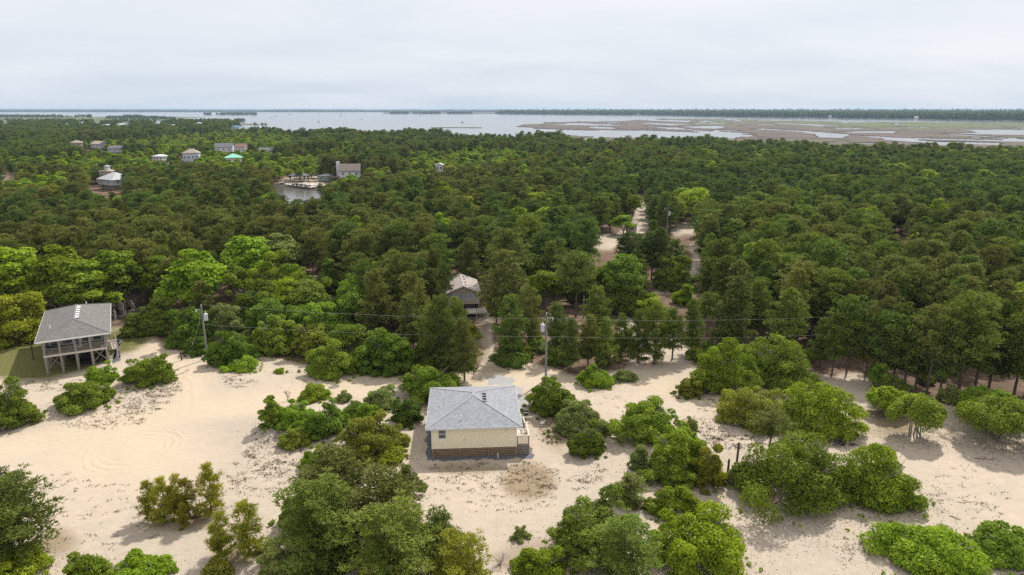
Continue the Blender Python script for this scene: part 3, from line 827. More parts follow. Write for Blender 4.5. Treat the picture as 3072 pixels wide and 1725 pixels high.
    MB().box(dx1 - .07, dx1 - .03, .14, 3.04, 1.38, 2.40).build('side_panel', M['cream'], o)
    MB().box(dx0 - .02, dx1 + .05, -.02, .16, 2.425, 2.465).build('cap_rail', M['board_pale'], o)
    MB().box(dx1 - .14, dx1 + .05, .165, 3.2, 2.425, 2.465).build('cap_rail', M['board_pale'], o)
    MB().box(dx0 - .02, dx1 - .145, 1.55, 1.70, 2.425, 2.465).build('cap_rail', M['board_pale'], o)
    # ramp rails beyond the deck
    MB().bar((dx1 - .2, 3.25, 2.40), (dx1 - .15, 7.1, 1.45), .14, .05).build('ramp_rail', M['board_pale'], o)
    MB().bar((dx1 - .2, 3.25, 1.95), (dx1 - .15, 7.1, 1.0), .04, .10).build('ramp_rail', M['board_grey'], o)
    MB().add([(dx0 + .1, 3.12, 1.34), (dx1 - .25, 3.12, 1.34), (dx1 - .25, 7.2, .1), (dx0 + .1, 7.2, .1), (dx0 + .1, 3.12, 1.22), (dx1 - .25, 3.12, 1.22), (dx1 - .25, 7.2, -.02), (dx0 + .1, 7.2, -.02)],
             [(0, 1, 2, 3), (7, 6, 5, 4), (0, 4, 5, 1), (1, 5, 6, 2), (2, 6, 7, 3), (3, 7, 4, 0)]).build('ramp', M['board_pale'], o)
    for y, zt in ((4.5, 2.1), (5.8, 1.8), (7.05, 1.48)):
        MB().box(dx1 - .22, dx1 - .12, y - .05, y + .05, -.1, zt).build('post', M['board_grey'], o)
    return t
def world_of(t, p):
    c_, s_ = math.cos(t.rotation_euler.z), math.sin(t.rotation_euler.z)
    return (t.location.x + p[0] * c_ - p[1] * s_, t.location.y + p[0] * s_ + p[1] * c_, t.location.z + p[2])
cot = cream_cottage()
q = empty('storage_box', world_of(cot, (10.75, .55, 1.362)), cot.rotation_euler.z, 'grey storage box with a blue lid on the small side deck', 'box')
MB().box(-.38, .38, -.28, .28, 0, .62).build('body', M['galv'], q)
MB().box(-.41, .41, -.31, .31, .62, .70).build('lid', M['glass_blue'], q)
q = empty('charcoal_grill', GT(1322, 1056)[:2] + (h1(*GT(1322, 1056)[:2]),), 0, 'black park grill on a single post beside the ramp', 'grill')
MB().tube((0, 0, -.1), (0, 0, .85), .05, n=10).build('post', M['black'], q)
gb = MB().box(-.36, .36, -.26, .26, .85, .90).box(-.36, .36, .23, .26, .90, 1.22).box(-.36, -.33, -.26, .23, .90, 1.18).box(.33, .36, -.26, .23, .90, 1.18)
gb.build('firebox', M['black'], q)
gg = MB()
for k in range(9): gg.tube((-.33, -.22 + k * .05, 1.06), (.33, -.22 + k * .05, 1.06), .008, n=5)
gg.build('grate', M['galv'], q)
x, y, z = GT(1295, 1062)
q = empty('sawhorse', (x + 0.5, y, z), 0.06, 'pale timber beam on two short legs beside the ramp rail', 'beam')
MB().box(-.1, 1.75, -.07, .07, .62, .72).build('beam', M['board_pale'], q)
for k in (.35, 1.45):
    MB().bar((k, -.22, 0), (k, 0, .62), .07, .05).build('leg', M['board_grey'], q); MB().bar((k, .22, 0), (k, 0, .62), .07, .05).build('leg', M['board_grey'], q)
x, y, z = GT(1364, 1064)
q = empty('crumpled_sack', (x, y, z), 0.4, 'small white sack lying on brown litter near the grill', 'sack')
mb = MB()
mb.add([(-.3, -.2, 0), (.28, -.22, 0), (.32, .2, 0), (-.26, .24, 0), (-.2, -.14, .2), (.2, -.1, .26), (.18, .14, .18), (-.22, .12, .24)],
       [(4, 5, 6, 7), (0, 1, 5, 4), (1, 2, 6, 5), (2, 3, 7, 6), (3, 0, 4, 7)])
mb.build('body', M['pvc'], q, smooth=True); MB().tube((.2, 0, .2), (.34, .03, .26), .07, .1, n=7).build('neck', M['pvc'], q)
def pipe(vx, vy, hh, label, r=.055):
    x, y, z = GT(vx, vy)
    q = empty('standpipe', (x, y, z), 0, label, 'pipe')
    MB().tube((0, 0, -.2), (0, 0, hh), r, n=12).build('pipe', M['pvc'], q)
    MB().tube((0, 0, hh), (0, 0, hh + .06), r * 1.35, n=12).build('cap', M['pvc'], q)
pipe(1252, 1152, .5, 'short white capped pipe standing in the gravel before the cream cottage')
pipe(1196, 957, .9, 'slim white marker pipe behind the cream cottage by the gravel patch', .035)
pipe(1201, 957, .9, 'second white marker pipe behind the cream cottage, beside its twin', .035)
pipe(1377, 962, 1.6, 'white plastic conduit at the foot of the pole behind the cream cottage', .05)
c_ = world_of
gravel('gravel_pad', [world_of(cot, p)[:2] for p in ((-1.15, -1.15, 0), (9.7, -1.1, 0), (11.9, -1.25, 0), (12.2, .3, 0), (11.6, 3.0, 0), (11.3, 8.0, 0), (10.4, 12.0, 0), (-.8, 12.0, 0), (-1.3, 5, 0))], M['gravel'])
gravel('gravel_patch', [G(*p) for p in ((1222, 948), (1262, 942), (1296, 950), (1292, 972), (1230, 968))], M['gravel_pale'], rag=.5)
gravel('gravel_patch', [G(*p) for p in ((1262, 968), (1318, 972), (1326, 1035), (1305, 1040), (1292, 990))], M['gravel_pale'], rag=.6)
gravel('gravel_strip', [G(*p) for p in ((284, 868), (298, 846), (306, 856), (300, 885), (304, 908), (282, 916), (286, 890))], M['gravel'], rag=.3)

# ---------------------------------------------------------------- the dark grey stilt house
def stilt_house():
    rz = math.radians(29.5)
    t = empty('stilt_house', (-70.75, 95.75, 0), rz, 'dark grey house raised on timber posts with hipped roof and front porch', 'house')
    EW, ED, ze = 9.8, 19.0, 5.45
    fc, ln = hip_faces(0, EW, 0, ED, ze, 1.65)
    roof_obj('roof', fc, .10, M['roof_grey'], t); caps(ln, M['cap_grey'], t)
    eaves(0, EW, 0, ED, ze, .22, M['white'], t)
    MB().box(.04, EW - .04, .04, ED - .04, ze - .2, ze - .16).build('soffit', M['board_grey'], t)
    wx0, wx1, wy0, wy1 = .9, 8.9, 2.35, 18.2
    b = empty('body', (wx0, wy0, 0)); b.parent = t
    w_, d_ = wx1 - wx0, wy1 - wy0
    for s_ in 'FRLB': lap_wall(MB(), s_, w_, d_, 3.05, ze - .19, .2).build('wall', M['grey_siding'], b)
    for x, y in ((0, 0), (w_, 0), (w_, d_), (0, d_)):
        MB().box(x - .07, x + .07, y - .07, y + .07, 3.0, ze - .2).build('corner_trim', M['white'] if (x, y) == (0, 0) else M['board_grey'], b)
    for u, ww in ((.75, 1.25), (2.35, 1.25), (4.95, 1.1), (6.35, 1.15)):
        window(b, 'F', w_, d_, u, 3.92, ww, .95, M['white'], M['glass'], bar=None)
    dr = sbox(MB(), 'F', w_, d_, 3.85, 4.75, .0, .05, 3.08, 5.12).build('door', M['white'], b)
    sbox(MB(), 'F', w_, d_, 3.98, 4.48, .03, .065, 3.35, 5.0).build('pane', M['glass_blue'], dr)
    for u in (2.5, 7.0, 11.5): window(b, 'R', w_, d_, u, 4.0, 1.0, 1.0, M['white'], M['glass'])
    for u in (3, 9): window(b, 'L', w_, d_, u, 4.0, 1.0, 1.0, M['white'], M['glass'])
    # porch: posts, deck, rails
    px = [.9, 2.9, 4.9, 6.9, 8.9]
    for x in px: MB().box(x - .15, x + .15, .38, .68, -.3, ze - .16).build('post', M['board_grey'], t)
    dk = MB().box(.75, 9.05, .45, 2.33, 2.85, 3.03).build('deck', M['board_grey'], t)
    MB().box(.72, 9.08, .33, .39, 2.78, 3.10).build('rim_board', M['board_pale'], dk)
    for k in range(7): MB().box(.75, 9.05, .47 + k * .266, .47 + k * .266 + .25, 3.035, 3.065).build('deck_board', M['board_grey'], dk)
    for k in range(4):
        a, c = px[k] + .16, px[k + 1] - .16
        MB().box(a, c, .46, .60, 4.03, 4.08).build('hand_rail', M['board_grey'], dk)
        MB().box(a, c, .49, .55, 3.18, 3.25).build('bottom_rail', M['board_grey'], dk)
        n = 12
        for j in range(n):
            x = a + (j + .5) * (c - a) / n
            MB().box(x - .025, x + .025, .50, .54, 3.25, 4.03).build('baluster', M['board_grey'], dk)
    for x in (.9, 8.9):
        MB().box(x - .06, x + .06, .7, 2.3, 4.03, 4.08).build('hand_rail', M['board_grey'], dk)
        MB().box(x - .03, x + .03, .7, 2.3, 3.18, 3.25).build('bottom_rail', M['board_grey'], dk)
        for j in range(9):
            y = .8 + j * .17
            MB().box(x - .02, x + .02, y - .025, y + .025, 3.25, 4.03).build('baluster', M['board_grey'], dk)
    # under the floor: beams, cross braces, back posts, dark slatted store
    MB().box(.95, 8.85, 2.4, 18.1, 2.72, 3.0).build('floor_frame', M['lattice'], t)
    for y in (2.5, 6.4, 10.3, 14.2, 18.0):
        for x in (.95, 2.9, 4.9, 6.9, 8.85): MB().box(x - .13, x + .13, y - .13, y + .13, -.3, 2.74).build('post', M['board_grey'], t)
    for x0_, x1_ in ((1.0, 2.85), (6.95, 8.8)):
        MB().bar((x0_, 2.25, .45), (x1_, 2.25, 2.65), .05, .18).build('brace', M['board_grey'], t)
        MB().bar((x0_, 2.19, 2.65), (x1_, 2.19, .45), .05, .18).build('brace', M['board_grey'], t)
    for y0_ in (2.5, 6.5):
        MB().bar((8.99, y0_ + .1, .45), (8.99, y0_ + 3.7, 2.6), .05, .18).build('brace', M['board_grey'], t)
    for j in range(12):
        z = .08 + j * .2
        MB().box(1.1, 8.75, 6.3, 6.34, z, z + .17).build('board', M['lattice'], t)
        MB().box(8.92, 8.955, 2.7 if j < 6 else 5.6, 10.2, z, z + .16).build('board', M['board'], t)  # upper side rows added to keep sun off the ground under the floor
    def zr(x, y):
        i = EW / 2
        return ze + 1.65 * min(x / i, (EW - x) / i, y / i, (ED - y) / i, 1)
    for k in range(7):
        x, y = 5.35, 5.6 + k * 1.18; z = zr(x, y)
        o = MB().box(x - .24, x + .24, y - .2, y + .2, z - .1, z + .12).build('roof_vent', M['dark_vent'], t)
        MB().add([(x - .28, y - .14, z + .16), (x + .28, y - .14, z + .12), (x + .28, y + .40, z + .13), (x - .28, y + .40, z + .17),
                  (x - .28, y - .14, z + .13), (x + .28, y - .14, z + .09), (x + .28, y + .40, z - .02), (x - .28, y + .40, z - .02)],
                 [(0, 1, 2, 3), (7, 6, 5, 4), (0, 4, 5, 1), (1, 5, 6, 2), (2, 6, 7, 3), (3, 7, 4, 0)]).build('vent_hood', M['white'], o)
    for x, y in ((1.7, 5.0), (6.3, 16.0)):
        z = zr(x, y); o = MB().tube((x, y, z - .05), (x, y, z + .5), .07, n=10).build('vent_pipe', M['pvc'], t)
        MB().tube((x, y, z - .02), (x, y, z + .08), .14, .09, n=10).build('pipe_boot', M['fascia'], o)
    # outside stair on the sunny side
    st = MB().bar((9.3, 4.4, 3.0), (9.3, 8.6, .05), .06, .28).build('stair', M['board_grey'], t)
    MB().bar((10.2, 4.4, 3.0), (10.2, 8.6, .05), .06, .28).build('stringer', M['board_grey'], st)
    for k in range(14):
        f = (k + .5) / 14
        MB().box(9.33, 10.17, 4.4 + 4.2 * f - .13, 4.4 + 4.2 * f + .13, 3.0 - 2.95 * f, 3.04 - 2.95 * f).build('tread', M['board_pale'], st)
    MB().bar((10.2, 4.4, 3.95), (10.2, 8.6, 1.0), .06, .1).build('hand_rail', M['board_pale'], st)
    MB().box(8.95, 10.3, 3.2, 4.45, 2.9, 3.02).build('landing', M['board_grey'], st)
    for y, z in ((3.25, 4.0), (4.4, 3.95), (6.5, 2.5), (8.55, 1.0)): MB().box(10.14, 10.26, y - .06, y + .06, -.2, z).build('newel', M['board_pale'], st)
    return t
stilt = stilt_house()
q = empty('covered_sofa', world_of(stilt, (6.1, 3.4, 0)), stilt.rotation_euler.z, 'black covered bench in the dark under the raised grey house', 'bench')
MB().box(-1.5, 1.5, -.4, .4, 0, .55).build('seat', M['black'], q); MB().box(-1.5, 1.5, .25, .45, .55, 1.15).build('backrest', M['black'], q)
for x in (-1.45, 1.15): MB().box(x, x + .3, -.4, .25, .55, .8).build('armrest', M['black'], q)
q = empty('porch_bench', world_of(stilt, (2.0, 1.6, 3.07)), stilt.rotation_euler.z, 'black bench on the porch below the windows of the grey house', 'bench')
MB().box(-.8, .8, -.25, .25, .36, .44).build('seat', M['black'], q); MB().box(-.8, .8, .2, .26, .44, .95).build('backrest', M['black'], q)
for x in (-.75, .68): MB().box(x, x + .07, -.23, .23, 0, .36).build('leg', M['black'], q)

# ---------------------------------------------------------------- the beige cottage in the pines
def beige_cottage():
    rz = math.radians(7.7)
    t = empty('woodland_cottage', (-12.55, 127.6, 0), rz, 'beige gabled cottage with pinkish roof and window wall among the pines', 'house')
    w_, d_, z0, z1 = 6.25, 10.0, 2.1, 4.4
    for s_ in 'RLB': lap_wall(MB(), s_, w_, d_, z0, z1, .2).build('wall', M['beige'], t)
    lap_wall(MB(), 'F', w_, d_, z0, 3.05, .2).build('wall', M['beige'], t)
    MB().box(0, w_, .06, .14, 3.05, z1).build('window_wall', M['board_grey'], t)
    n = 6
    for k in range(n):
        a = .12 + k * (w_ - .24) / n
        window(t, 'F', w_, d_, a + .08, 3.14, (w_ - .24) / n - .16, 1.12, M['white'] if k in (1, 4) else M['board_pale'], M['screen'], bar='h', base=-.04, tw=.07)
    gm = MB(); gm.add([(0, 0, z1), (w_, 0, z1), (w_ / 2, 0, z1 + 1.32)], [(0, 1, 2)]); gm.add([(0, d_, z1), (w_, d_, z1), (w_ / 2, d_, z1 + 1.32)], [(2, 1, 0)])
    for j in range(6):
        zz_ = z1 + .02 + j * .2; hw = (w_ / 2) * (1 - (j * .2 + .2) / 1.36)
        if hw > .1: gm.box(w_ / 2 - hw, w_ / 2 + hw, -.03, -.005, zz_, zz_ + .17)
    gm.build('gable', M['beige'], t)
    fc = gable_faces(-.35, w_ + .35, -.45, d_ + .4, z1 - .0, 1.48)
    roof_obj('roof', fc, .10, M['roof_tan'], t)
    caps([((w_ / 2, -.45, z1 + 1.48), (w_ / 2, d_ + .4, z1 + 1.48))], M['cap_tan'], t)
    for sx in (-1, 1):
        e0 = w_ / 2 + sx * (w_ / 2 + .36)
        MB().bar((w_ / 2, -.47, z1 + 1.42), (e0, -.47, z1 - .07), .04, .2).build('fascia', M['board_pale'], t)
        MB().box(e0 - .02, e0 + .02, -.45, d_ + .4, z1 - .2, z1 - .0).build('fascia', M['board_pale'], t)
    for k in range(4):
        x, y = w_ / 2 + .5, 1.1 + k * 2.1 + (.5 if k > 1 else 0); z = z1 + 1.48 * (1 - .5 / 3.47)
        o = MB().box(x - .2, x + .2, y - .14, y + .14, z - .08, z + .09).build('roof_vent', M['dark_vent'], t)
        MB().box(x - .22, x + .22, y - .05, y + .2, z + .092, z + .12).build('vent_hood', M['roof_tan'], o)
    MB().tube((w_ / 2 + 1.3, 8.2, z1 + .5), (w_ / 2 + 1.3, 8.2, z1 + 1.5), .07, n=10).build('vent_pipe', M['black'], t)
    for y in (.15, 3.3, 6.6, 9.85):
        for x in (.15, 3.1, 6.1): MB().box(x - .12, x + .12, y - .12, y + .12, -.2, z0).build('post', M['board_grey'], t)
    MB().box(.3, w_ - .3, 1.2, d_ - .3, .0, z0 - .05).build('store', M['lattice'], t)
    dk = MB().box(3.4, w_ + 1.25, -3.2, -.1, 1.0, 1.18).build('deck', M['board_pale'], t)
    for k in range(10): MB().box(3.4 + k * .41, 3.4 + k * .41 + .37, -3.2, -.1, 1.185, 1.22).build('deck_board', M['board_pale'], dk)
    for x, y in ((3.45, -3.15), (5.4, -3.15), (w_ + 1.2, -3.15), (w_ + 1.2, -.15)): MB().box(x - .07, x + .07, y - .07, y + .07, -.2, 2.15).build('post', M['board_pale'], dk)
    MB().box(3.45, w_ + 1.2, -3.19, -3.11, 2.02, 2.10).build('hand_rail', M['board_pale'], dk); MB().box(w_ + 1.16, w_ + 1.24, -3.1, -.1, 2.02, 2.10).build('hand_rail', M['board_pale'], dk)
    # sunburst baluster panel
    cx = (5.4 + w_ + 1.2) / 2
    for k in range(9):
        a = math.pi * (.06 + .88 * k / 8)
        MB().bar((cx + .16 * math.cos(a), -3.15, 1.25 + .1 * math.sin(a)), (cx + 1.0 * math.cos(a), -3.15, 1.25 + .76 * math.sin(a)), .03, .045).build('baluster', M['board_grey'], dk)
    for k in range(8): MB().box(3.6 + k * .22, 3.64 + k * .22, -.35, -.31, 1.2, 2.05).build('baluster', M['board_grey'], dk)
    return t
beige = beige_cottage()

# ---------------------------------------------------------------- houses farther off
HUES = {'white': (.62, .64, .66), 'grey': (.44, .47, .51), 'paleblue': (.50, .58, .66), 'tan': (.40, .34, .30), 'brown': (.17, .12, .10), 'cream': (.62, .56, .46), 'blue': (.10, .22, .42), 'greenish': (.23, .31, .26),
        'r_grey': (.48, .49, .50), 'r_dark': (.16, .165, .18), 'r_tan': (.40, .325, .28), 'r_teal': (.27, .60, .47), 'r_red': (.27, .17, .14), 'r_white': (.66, .67, .68), 'r_blue': (.13, .26, .48), 'r_brown': (.22, .185, .17)}
for k_, v_ in HUES.items():
    M[k_] = plain('paint_' + k_, v_, .7, .08, .8) if not k_.startswith('r_') else shingle('shingle_' + k_[2:], v_, .1, .2)
KEEP = []      # (L, T, R, B, distance): what stays in sight between the trees
FOOT = []      # (x, y, radius) footprints
def far_house(Lv, Rv, Tv, Ev, Bv, label, wall, roof, kind='hip', rot=0.0, asp=.8, ez=5.6, base=2.4, wins=3, ridge='x', keep=True, extra=None):
    mid = (Lv + Rv) / 2
    y = G(mid, Ev, ez)[1]; x = XW(mid, Ev, y)
    dep = y * CP + (CAM_H - ez) * SP
    wid = (Rv - Lv) * K * dep / FPX
    r = math.radians(rot)
    w_ = wid / (abs(math.cos(r)) + asp * abs(math.sin(r))); d_ = w_ * asp
    rise = max(.9, ZH(mid, Tv, y + d_ * .5) - ez)
    t = empty('house', (x, y + d_ * .15, 0), r, label, 'house', 'houses scattered through the woods')
    o = empty('body', (-w_ / 2, 0, 0)); o.parent = t
    for s_ in 'FRLB':
        ln_ = w_ if s_ in 'FB' else d_
        mbw = sbox(MB(), s_, w_, d_, .0 if s_ in 'FB' else .12, ln_ if s_ in 'FB' else ln_ - .12, -.12, 0, base, ez)
        mbw.build('wall', M[wall], o)
        if s_ == 'B': continue
        for k in range(wins if s_ == 'F' else 2):
            u = ln_ * (k + .5) / (wins if s_ == 'F' else 2) - .45
            window(o, s_, w_, d_, u, base + (ez - base) * .38, .95, min(1.35, (ez - base) * .42), M['white'], M['glass'], bar=None, depth=.08, tw=.1)
    for sx in (.3, w_ - .3):
        for sy in (.3, d_ - .3): MB().box(sx - .15, sx + .15, sy - .15, sy + .15, -.3, base).build('post', M['board_grey'], o)
    MB().box(.8, w_ - .8, .8, d_ - .8, -.2, base - .02).build('ground_store', M['board_grey'], o)
    ov = .5
    if kind == 'hip': fc, _ = hip_faces(-ov, w_ + ov, -ov, d_ + ov, ez, rise, 'x' if w_ >= d_ else 'y')
    else:
        fc = gable_faces(-ov, w_ + ov, -ov, d_ + ov, ez, rise, ridge)
        gm = MB()
        if ridge == 'x':
            for xx in (.06, w_ - .06): gm.add([(xx, 0, ez), (xx, d_, ez), (xx, d_ / 2, ez + rise * .9)], [(0, 1, 2)])
        else:
            for yy in (.06, d_ - .06): gm.add([(0, yy, ez), (w_, yy, ez), (w_ / 2, yy, ez + rise * .9)], [(0, 1, 2)])
        gm.build('gable', M[wall], o)
    roof_obj('roof', fc, .18, M[roof], o)
    if extra: extra(o, w_, d_, ez, rise)
    FOOT.append((x, y + d_ * .5, max(w_, d_) * .52))
    if keep: KEEP.append((Lv - 2, Tv - 2, Rv + 2, Bv, y + d_ * .6))
    return t
def cupola(o, w_, d_, ez, rise):
    c = MB().box(w_ / 2 - .9, w_ / 2 + .9, d_ / 2 - .9, d_ / 2 + .9, ez + rise * .5, ez + rise + 1.4).build('cupola', M['white'], o)
    roof_obj('cupola_roof', hip_faces(w_ / 2 - 1.3, w_ / 2 + 1.3, d_ / 2 - 1.3, d_ / 2 + 1.3, ez + rise + 1.4, .7)[0], .1, M['r_grey'], c)
def chimney(o, w_, d_, ez, rise):
    c = MB().box(-1.9, -.2, d_ / 2 - 1.0, d_ / 2 + 1.0, 0, ez + rise + .9).build('chimney', M['white'], o)
    MB().box(-2.05, -.05, d_ / 2 - 1.15, d_ / 2 + 1.15, ez + rise + .9, ez + rise + 1.1).build('chimney_cap', M['white'], c)
    dk = MB().box(-6.5, -.3, -2.5, d_ * .4, 2.5, 2.7).build('deck', M['r_red'], o)
    for x in (-6.4, -3.4, -.5): MB().box(x - .1, x + .1, -2.4, -2.2, -.3, 3.6).build('post', M['board_grey'], dk)
    MB().box(-6.5, -.3, -2.45, -2.38, 3.5, 3.62).build('hand_rail', M['r_red'], dk)
def wing(o, w_, d_, ez, rise):
    c = MB().box(-w_ * .28, -.02, .5, d_ * .7, -.2, ez - 1.2).build('wing', M['brown'], o)
    roof_obj('wing_roof', [((-w_ * .32, .2, ez - 1.0), (0, .2, ez - .1), (0, d_ * .75, ez - .1), (-w_ * .32, d_ * .75, ez - 1.0))], .15, M['r_red'], c)
far_house(215, 302, 433, 452, 468, 'grey house with pale hipped roof showing windows on two sides', 'grey', 'r_grey', rot=-32, ez=5.2, wins=2)
far_house(247, 277, 425, 431, 438, 'tan roofed house with a small cupola just behind the pale hipped house', 'tan', 'r_tan', ez=7.5, base=3, extra=cupola)
far_house(174, 203, 353, 359, 366, 'small house with orange tan hip roof and brown walls in the woods', 'tan', 'r_tan', rot=18, ez=6.5, wins=2)
far_house(216, 256, 355, 362, 373, 'grey house with long tan gable roof and one dark gable window', 'grey', 'r_tan', kind='gable', rot=-25, ez=6.5, wins=2)
far_house(268, 304, 366, 373, 380, 'low house with slate grey roof half sunk in trees beyond the tan gable', 'grey', 'r_dark', kind='gable', ez=6.0)
far_house(376, 411, 388, 393, 401, 'white low house with pale hipped roof beside a sandy clearing', 'white', 'r_white', rot=-14, ez=5.5)
far_house(455, 498, 374, 385, 403, 'two storey pale blue house with tan roof and brown side wing', 'paleblue', 'r_tan', rot=14, ez=8.0, base=2.0, wins=4, extra=wing)
far_house(560, 610, 386, 397, 404, 'cream house under a bright teal metal hip roof', 'cream', 'r_teal', rot=22, ez=6.5, wins=2, asp=1.0)
far_house(536, 583, 360, 370, 377, 'long grey roofed gable house next to the red roofed one', 'white', 'r_dark', rot=10, kind='gable', ez=6.8)
far_house(584, 617, 361, 370, 377, 'white house with a dull red gable roof', 'white', 'r_red', rot=-12, kind='gable', ez=7.0)
far_house(648, 682, 371, 378, 381, 'slate blue roof peeping out of bright green oaks', 'grey', 'r_dark', kind='gable', ez=6.0)
far_house(850, 905, 412, 430, 441, 'brown roofed gable house with a tall white chimney near the canal', 'white', 'r_brown', kind='gable', ez=6.0, extra=chimney, rot=8)
far_house(797, 832, 437, 443, 452, 'low green shed with slate roof between dock and chimney house', 'greenish', 'r_dark', kind='hip', ez=3.0, base=.1, wins=2)
far_house(1095, 1113, 410, 415, 422, 'small white gabled house deep in the pines with twin windows', 'white', 'r_white', kind='gable', ridge='y', ez=6.5, wins=2)
far_house(1147, 1161, 437, 442, 446, 'white roof corner glimpsed among the middle pines', 'white', 'r_white', kind='gable', ez=6.5, keep=False)
far_house(1386, 1422, 408, 417, 415, 'dark grey gable roof alone in the dense pine forest', 'grey', 'r_dark', kind='gable', ez=8.0, keep=False)
far_house(1578, 1602, 556, 563, 572, 'pinkish flat roof corner by the sand clearing in the pines', 'tan', 'r_tan', kind='gable', ez=3.4, base=.1, wins=1)
for Lv, Rv, Tv, Ev, Bv, lab, wl, rf in [
        (8, 22, 369, 372, 375, 'tiny grey house at the edge of the far marsh', 'grey', 'r_grey'), (192, 204, 370, 373, 376, 'tiny white house behind the tan roofed pair', 'white', 'r_white'),
        (237, 246, 367, 369, 371, 'small distant teal roof by the far marsh', 'white', 'r_teal'), (242, 254, 365, 367, 371, 'bright white distant house by the far marsh', 'white', 'r_white'),
        (284, 300, 366, 369, 372, 'distant pale tan house among dark pines', 'tan', 'r_tan'), (303, 330, 372, 375, 379, 'distant grey blue roofed house among dark pines', 'grey', 'r_grey'),
        (348, 370, 370, 373, 379, 'distant white two storey house with flat roofline', 'white', 'r_white'), (371, 388, 370, 373, 378, 'distant blue roofed house next to the white two storey one', 'white', 'r_blue'),
        (424, 434, 373, 375, 377, 'distant little tan and white house', 'cream', 'r_tan'), (462, 480, 369, 372, 375, 'distant grey roofed bungalow near the marsh', 'grey', 'r_grey'),
        (505, 523, 373, 375, 379, 'distant white roofed bungalow', 'white', 'r_white'), (585, 607, 367, 369, 374, 'distant house with white hip roof near the spit', 'white', 'r_white'),
        (692, 716, 376, 380, 387, 'blue house at the water with a long pier', 'paleblue', 'r_blue')]:
    sh = 0.8387 * 0 + 1
    far_house(Lv / K, Rv / K, Tv / K, Ev / K, Bv / K + 1, lab, wl, rf, ez=8.5, base=2.5, wins=2)

# ---------------------------------------------------------------- canal dock with boathouse
dkx, dky = G(748, 457)
q = empty('boathouse', (dkx, dky, 0), math.radians(-4), 'open boathouse with slate hip roof on posts over the canal dock', 'boathouse')
bw, bd = 8.6, 6.5
for x in (-bw / 2 + .4, -bw / 6, bw / 6, bw / 2 - .4):
    for y in (.3, bd - .3): MB().box(x - .14, x + .14, y - .14, y + .14, -2.4, 3.3).build('post', M['board_grey'], q)
fc, _ = hip_faces(-bw / 2 - .8, bw / 2 + .8, -.8, bd + .8, 3.3, 1.9, 'x')
roof_obj('roof', fc, .15, M['r_dark'], q)
KEEP.append((704, 442, 790, 466, dky))
def dock(pts, wd, z, label, mat='board_pale'):
    (x0, y0), (x1, y1) = [G(*p, z) for p in pts]
    ln_ = math.hypot(x1 - x0, y1 - y0)
    t = empty('dock', (x0, y0, 0), math.atan2(y1 - y0, x1 - x0), label, 'dock', 'timber docks on the canal')
    n = max(4, int(ln_ / .9))
    for k in range(n): MB().box(k * ln_ / n, (k + .95) * ln_ / n, -wd / 2, wd / 2, z - .08, z).build('plank', M[mat], t)
    MB().box(0, ln_, -wd / 2 + .05, -wd / 2 + .2, z - .35, z - .085).build('joist', M['board_grey'], t)
    MB().box(0, ln_, wd / 2 - .2, wd / 2 - .05, z - .35, z - .085).build('joist', M['board_grey'], t)
    for k in range(max(2, int(ln_ / 3.5)) + 1):
        for s_ in (-1, 1):
            x = k * ln_ / max(2, int(ln_ / 3.5))
            MB().tube((x, s_ * wd / 2, -2.8), (x, s_ * wd / 2, z + .6), .13, n=7).build('pile', M['board_grey'], t)
dock([(701, 455), (727, 451)], 2.4, .5, 'pale upper walkway beside the boathouse')
dock([(701, 459), (735, 454)], 2.0, .25, 'pale lower walkway along the canal bank')
dock([(726, 462), (790, 470)], 4.5, .45, 'broad pale dock carrying small skiffs below the boathouse')
dock([(770, 463), (818, 466)], 5.0, .5, 'wide plank terrace running inland from the canal dock')
def skiff(vx, vy, rz, label):
    x, y = G(vx, vy, .55)
    t = empty('skiff', (x, y, .46), rz, label, 'boat', 'skiffs kept on the canal dock')
    st = [(-1.6, .5, .1), (-.8, .62, 0), (.4, .6, 0), (1.2, .4, .1), (1.8, .04, .28)]
    vs = []; fs = []
    for x_, w_, zb in st: vs += [(x_, -w_, .5 + zb * .5), (x_, -w_ * .6, zb), (x_, w_ * .6, zb), (x_, w_, .5 + zb * .5)]
    for i in range(4):
        for j in range(3): fs.append((i * 4 + j, i * 4 + j + 1, i * 4 + 5 + j, i * 4 + 4 + j))
    fs.append((0, 3, 2, 1))
    mb = MB(); mb.add(vs, fs); mb.build('hull', M['dark_vent'], t)
    for x_ in (-.9, .3): MB().box(x_, x_ + .25, -.5, .5, .34, .38).build('seat', M['board_pale'], t)
for k, (a, b) in enumerate([(741, 464), (752, 465.5), (762, 466.5), (774, 468.5)]): skiff(a, b, .4, 'dark open skiff lying on the broad pale canal dock')
# long pier by the blue house
x, y = G(722 / K, 385 / K); 
t = empty('pier', (x, y, 0), math.radians(-6), 'thin pier reaching out from the blue waterside house', 'pier')
for k in range(40): MB().box(k * 1.25, k * 1.25 + 1.15, -.9, .9, .6, .75).build('plank', M['board_grey'], t)
for k in range(11): MB().tube((k * 5, 0, -2.5), (k * 5, 0, 1.8), .2, n=6).build('pile', M['board_grey'], t)

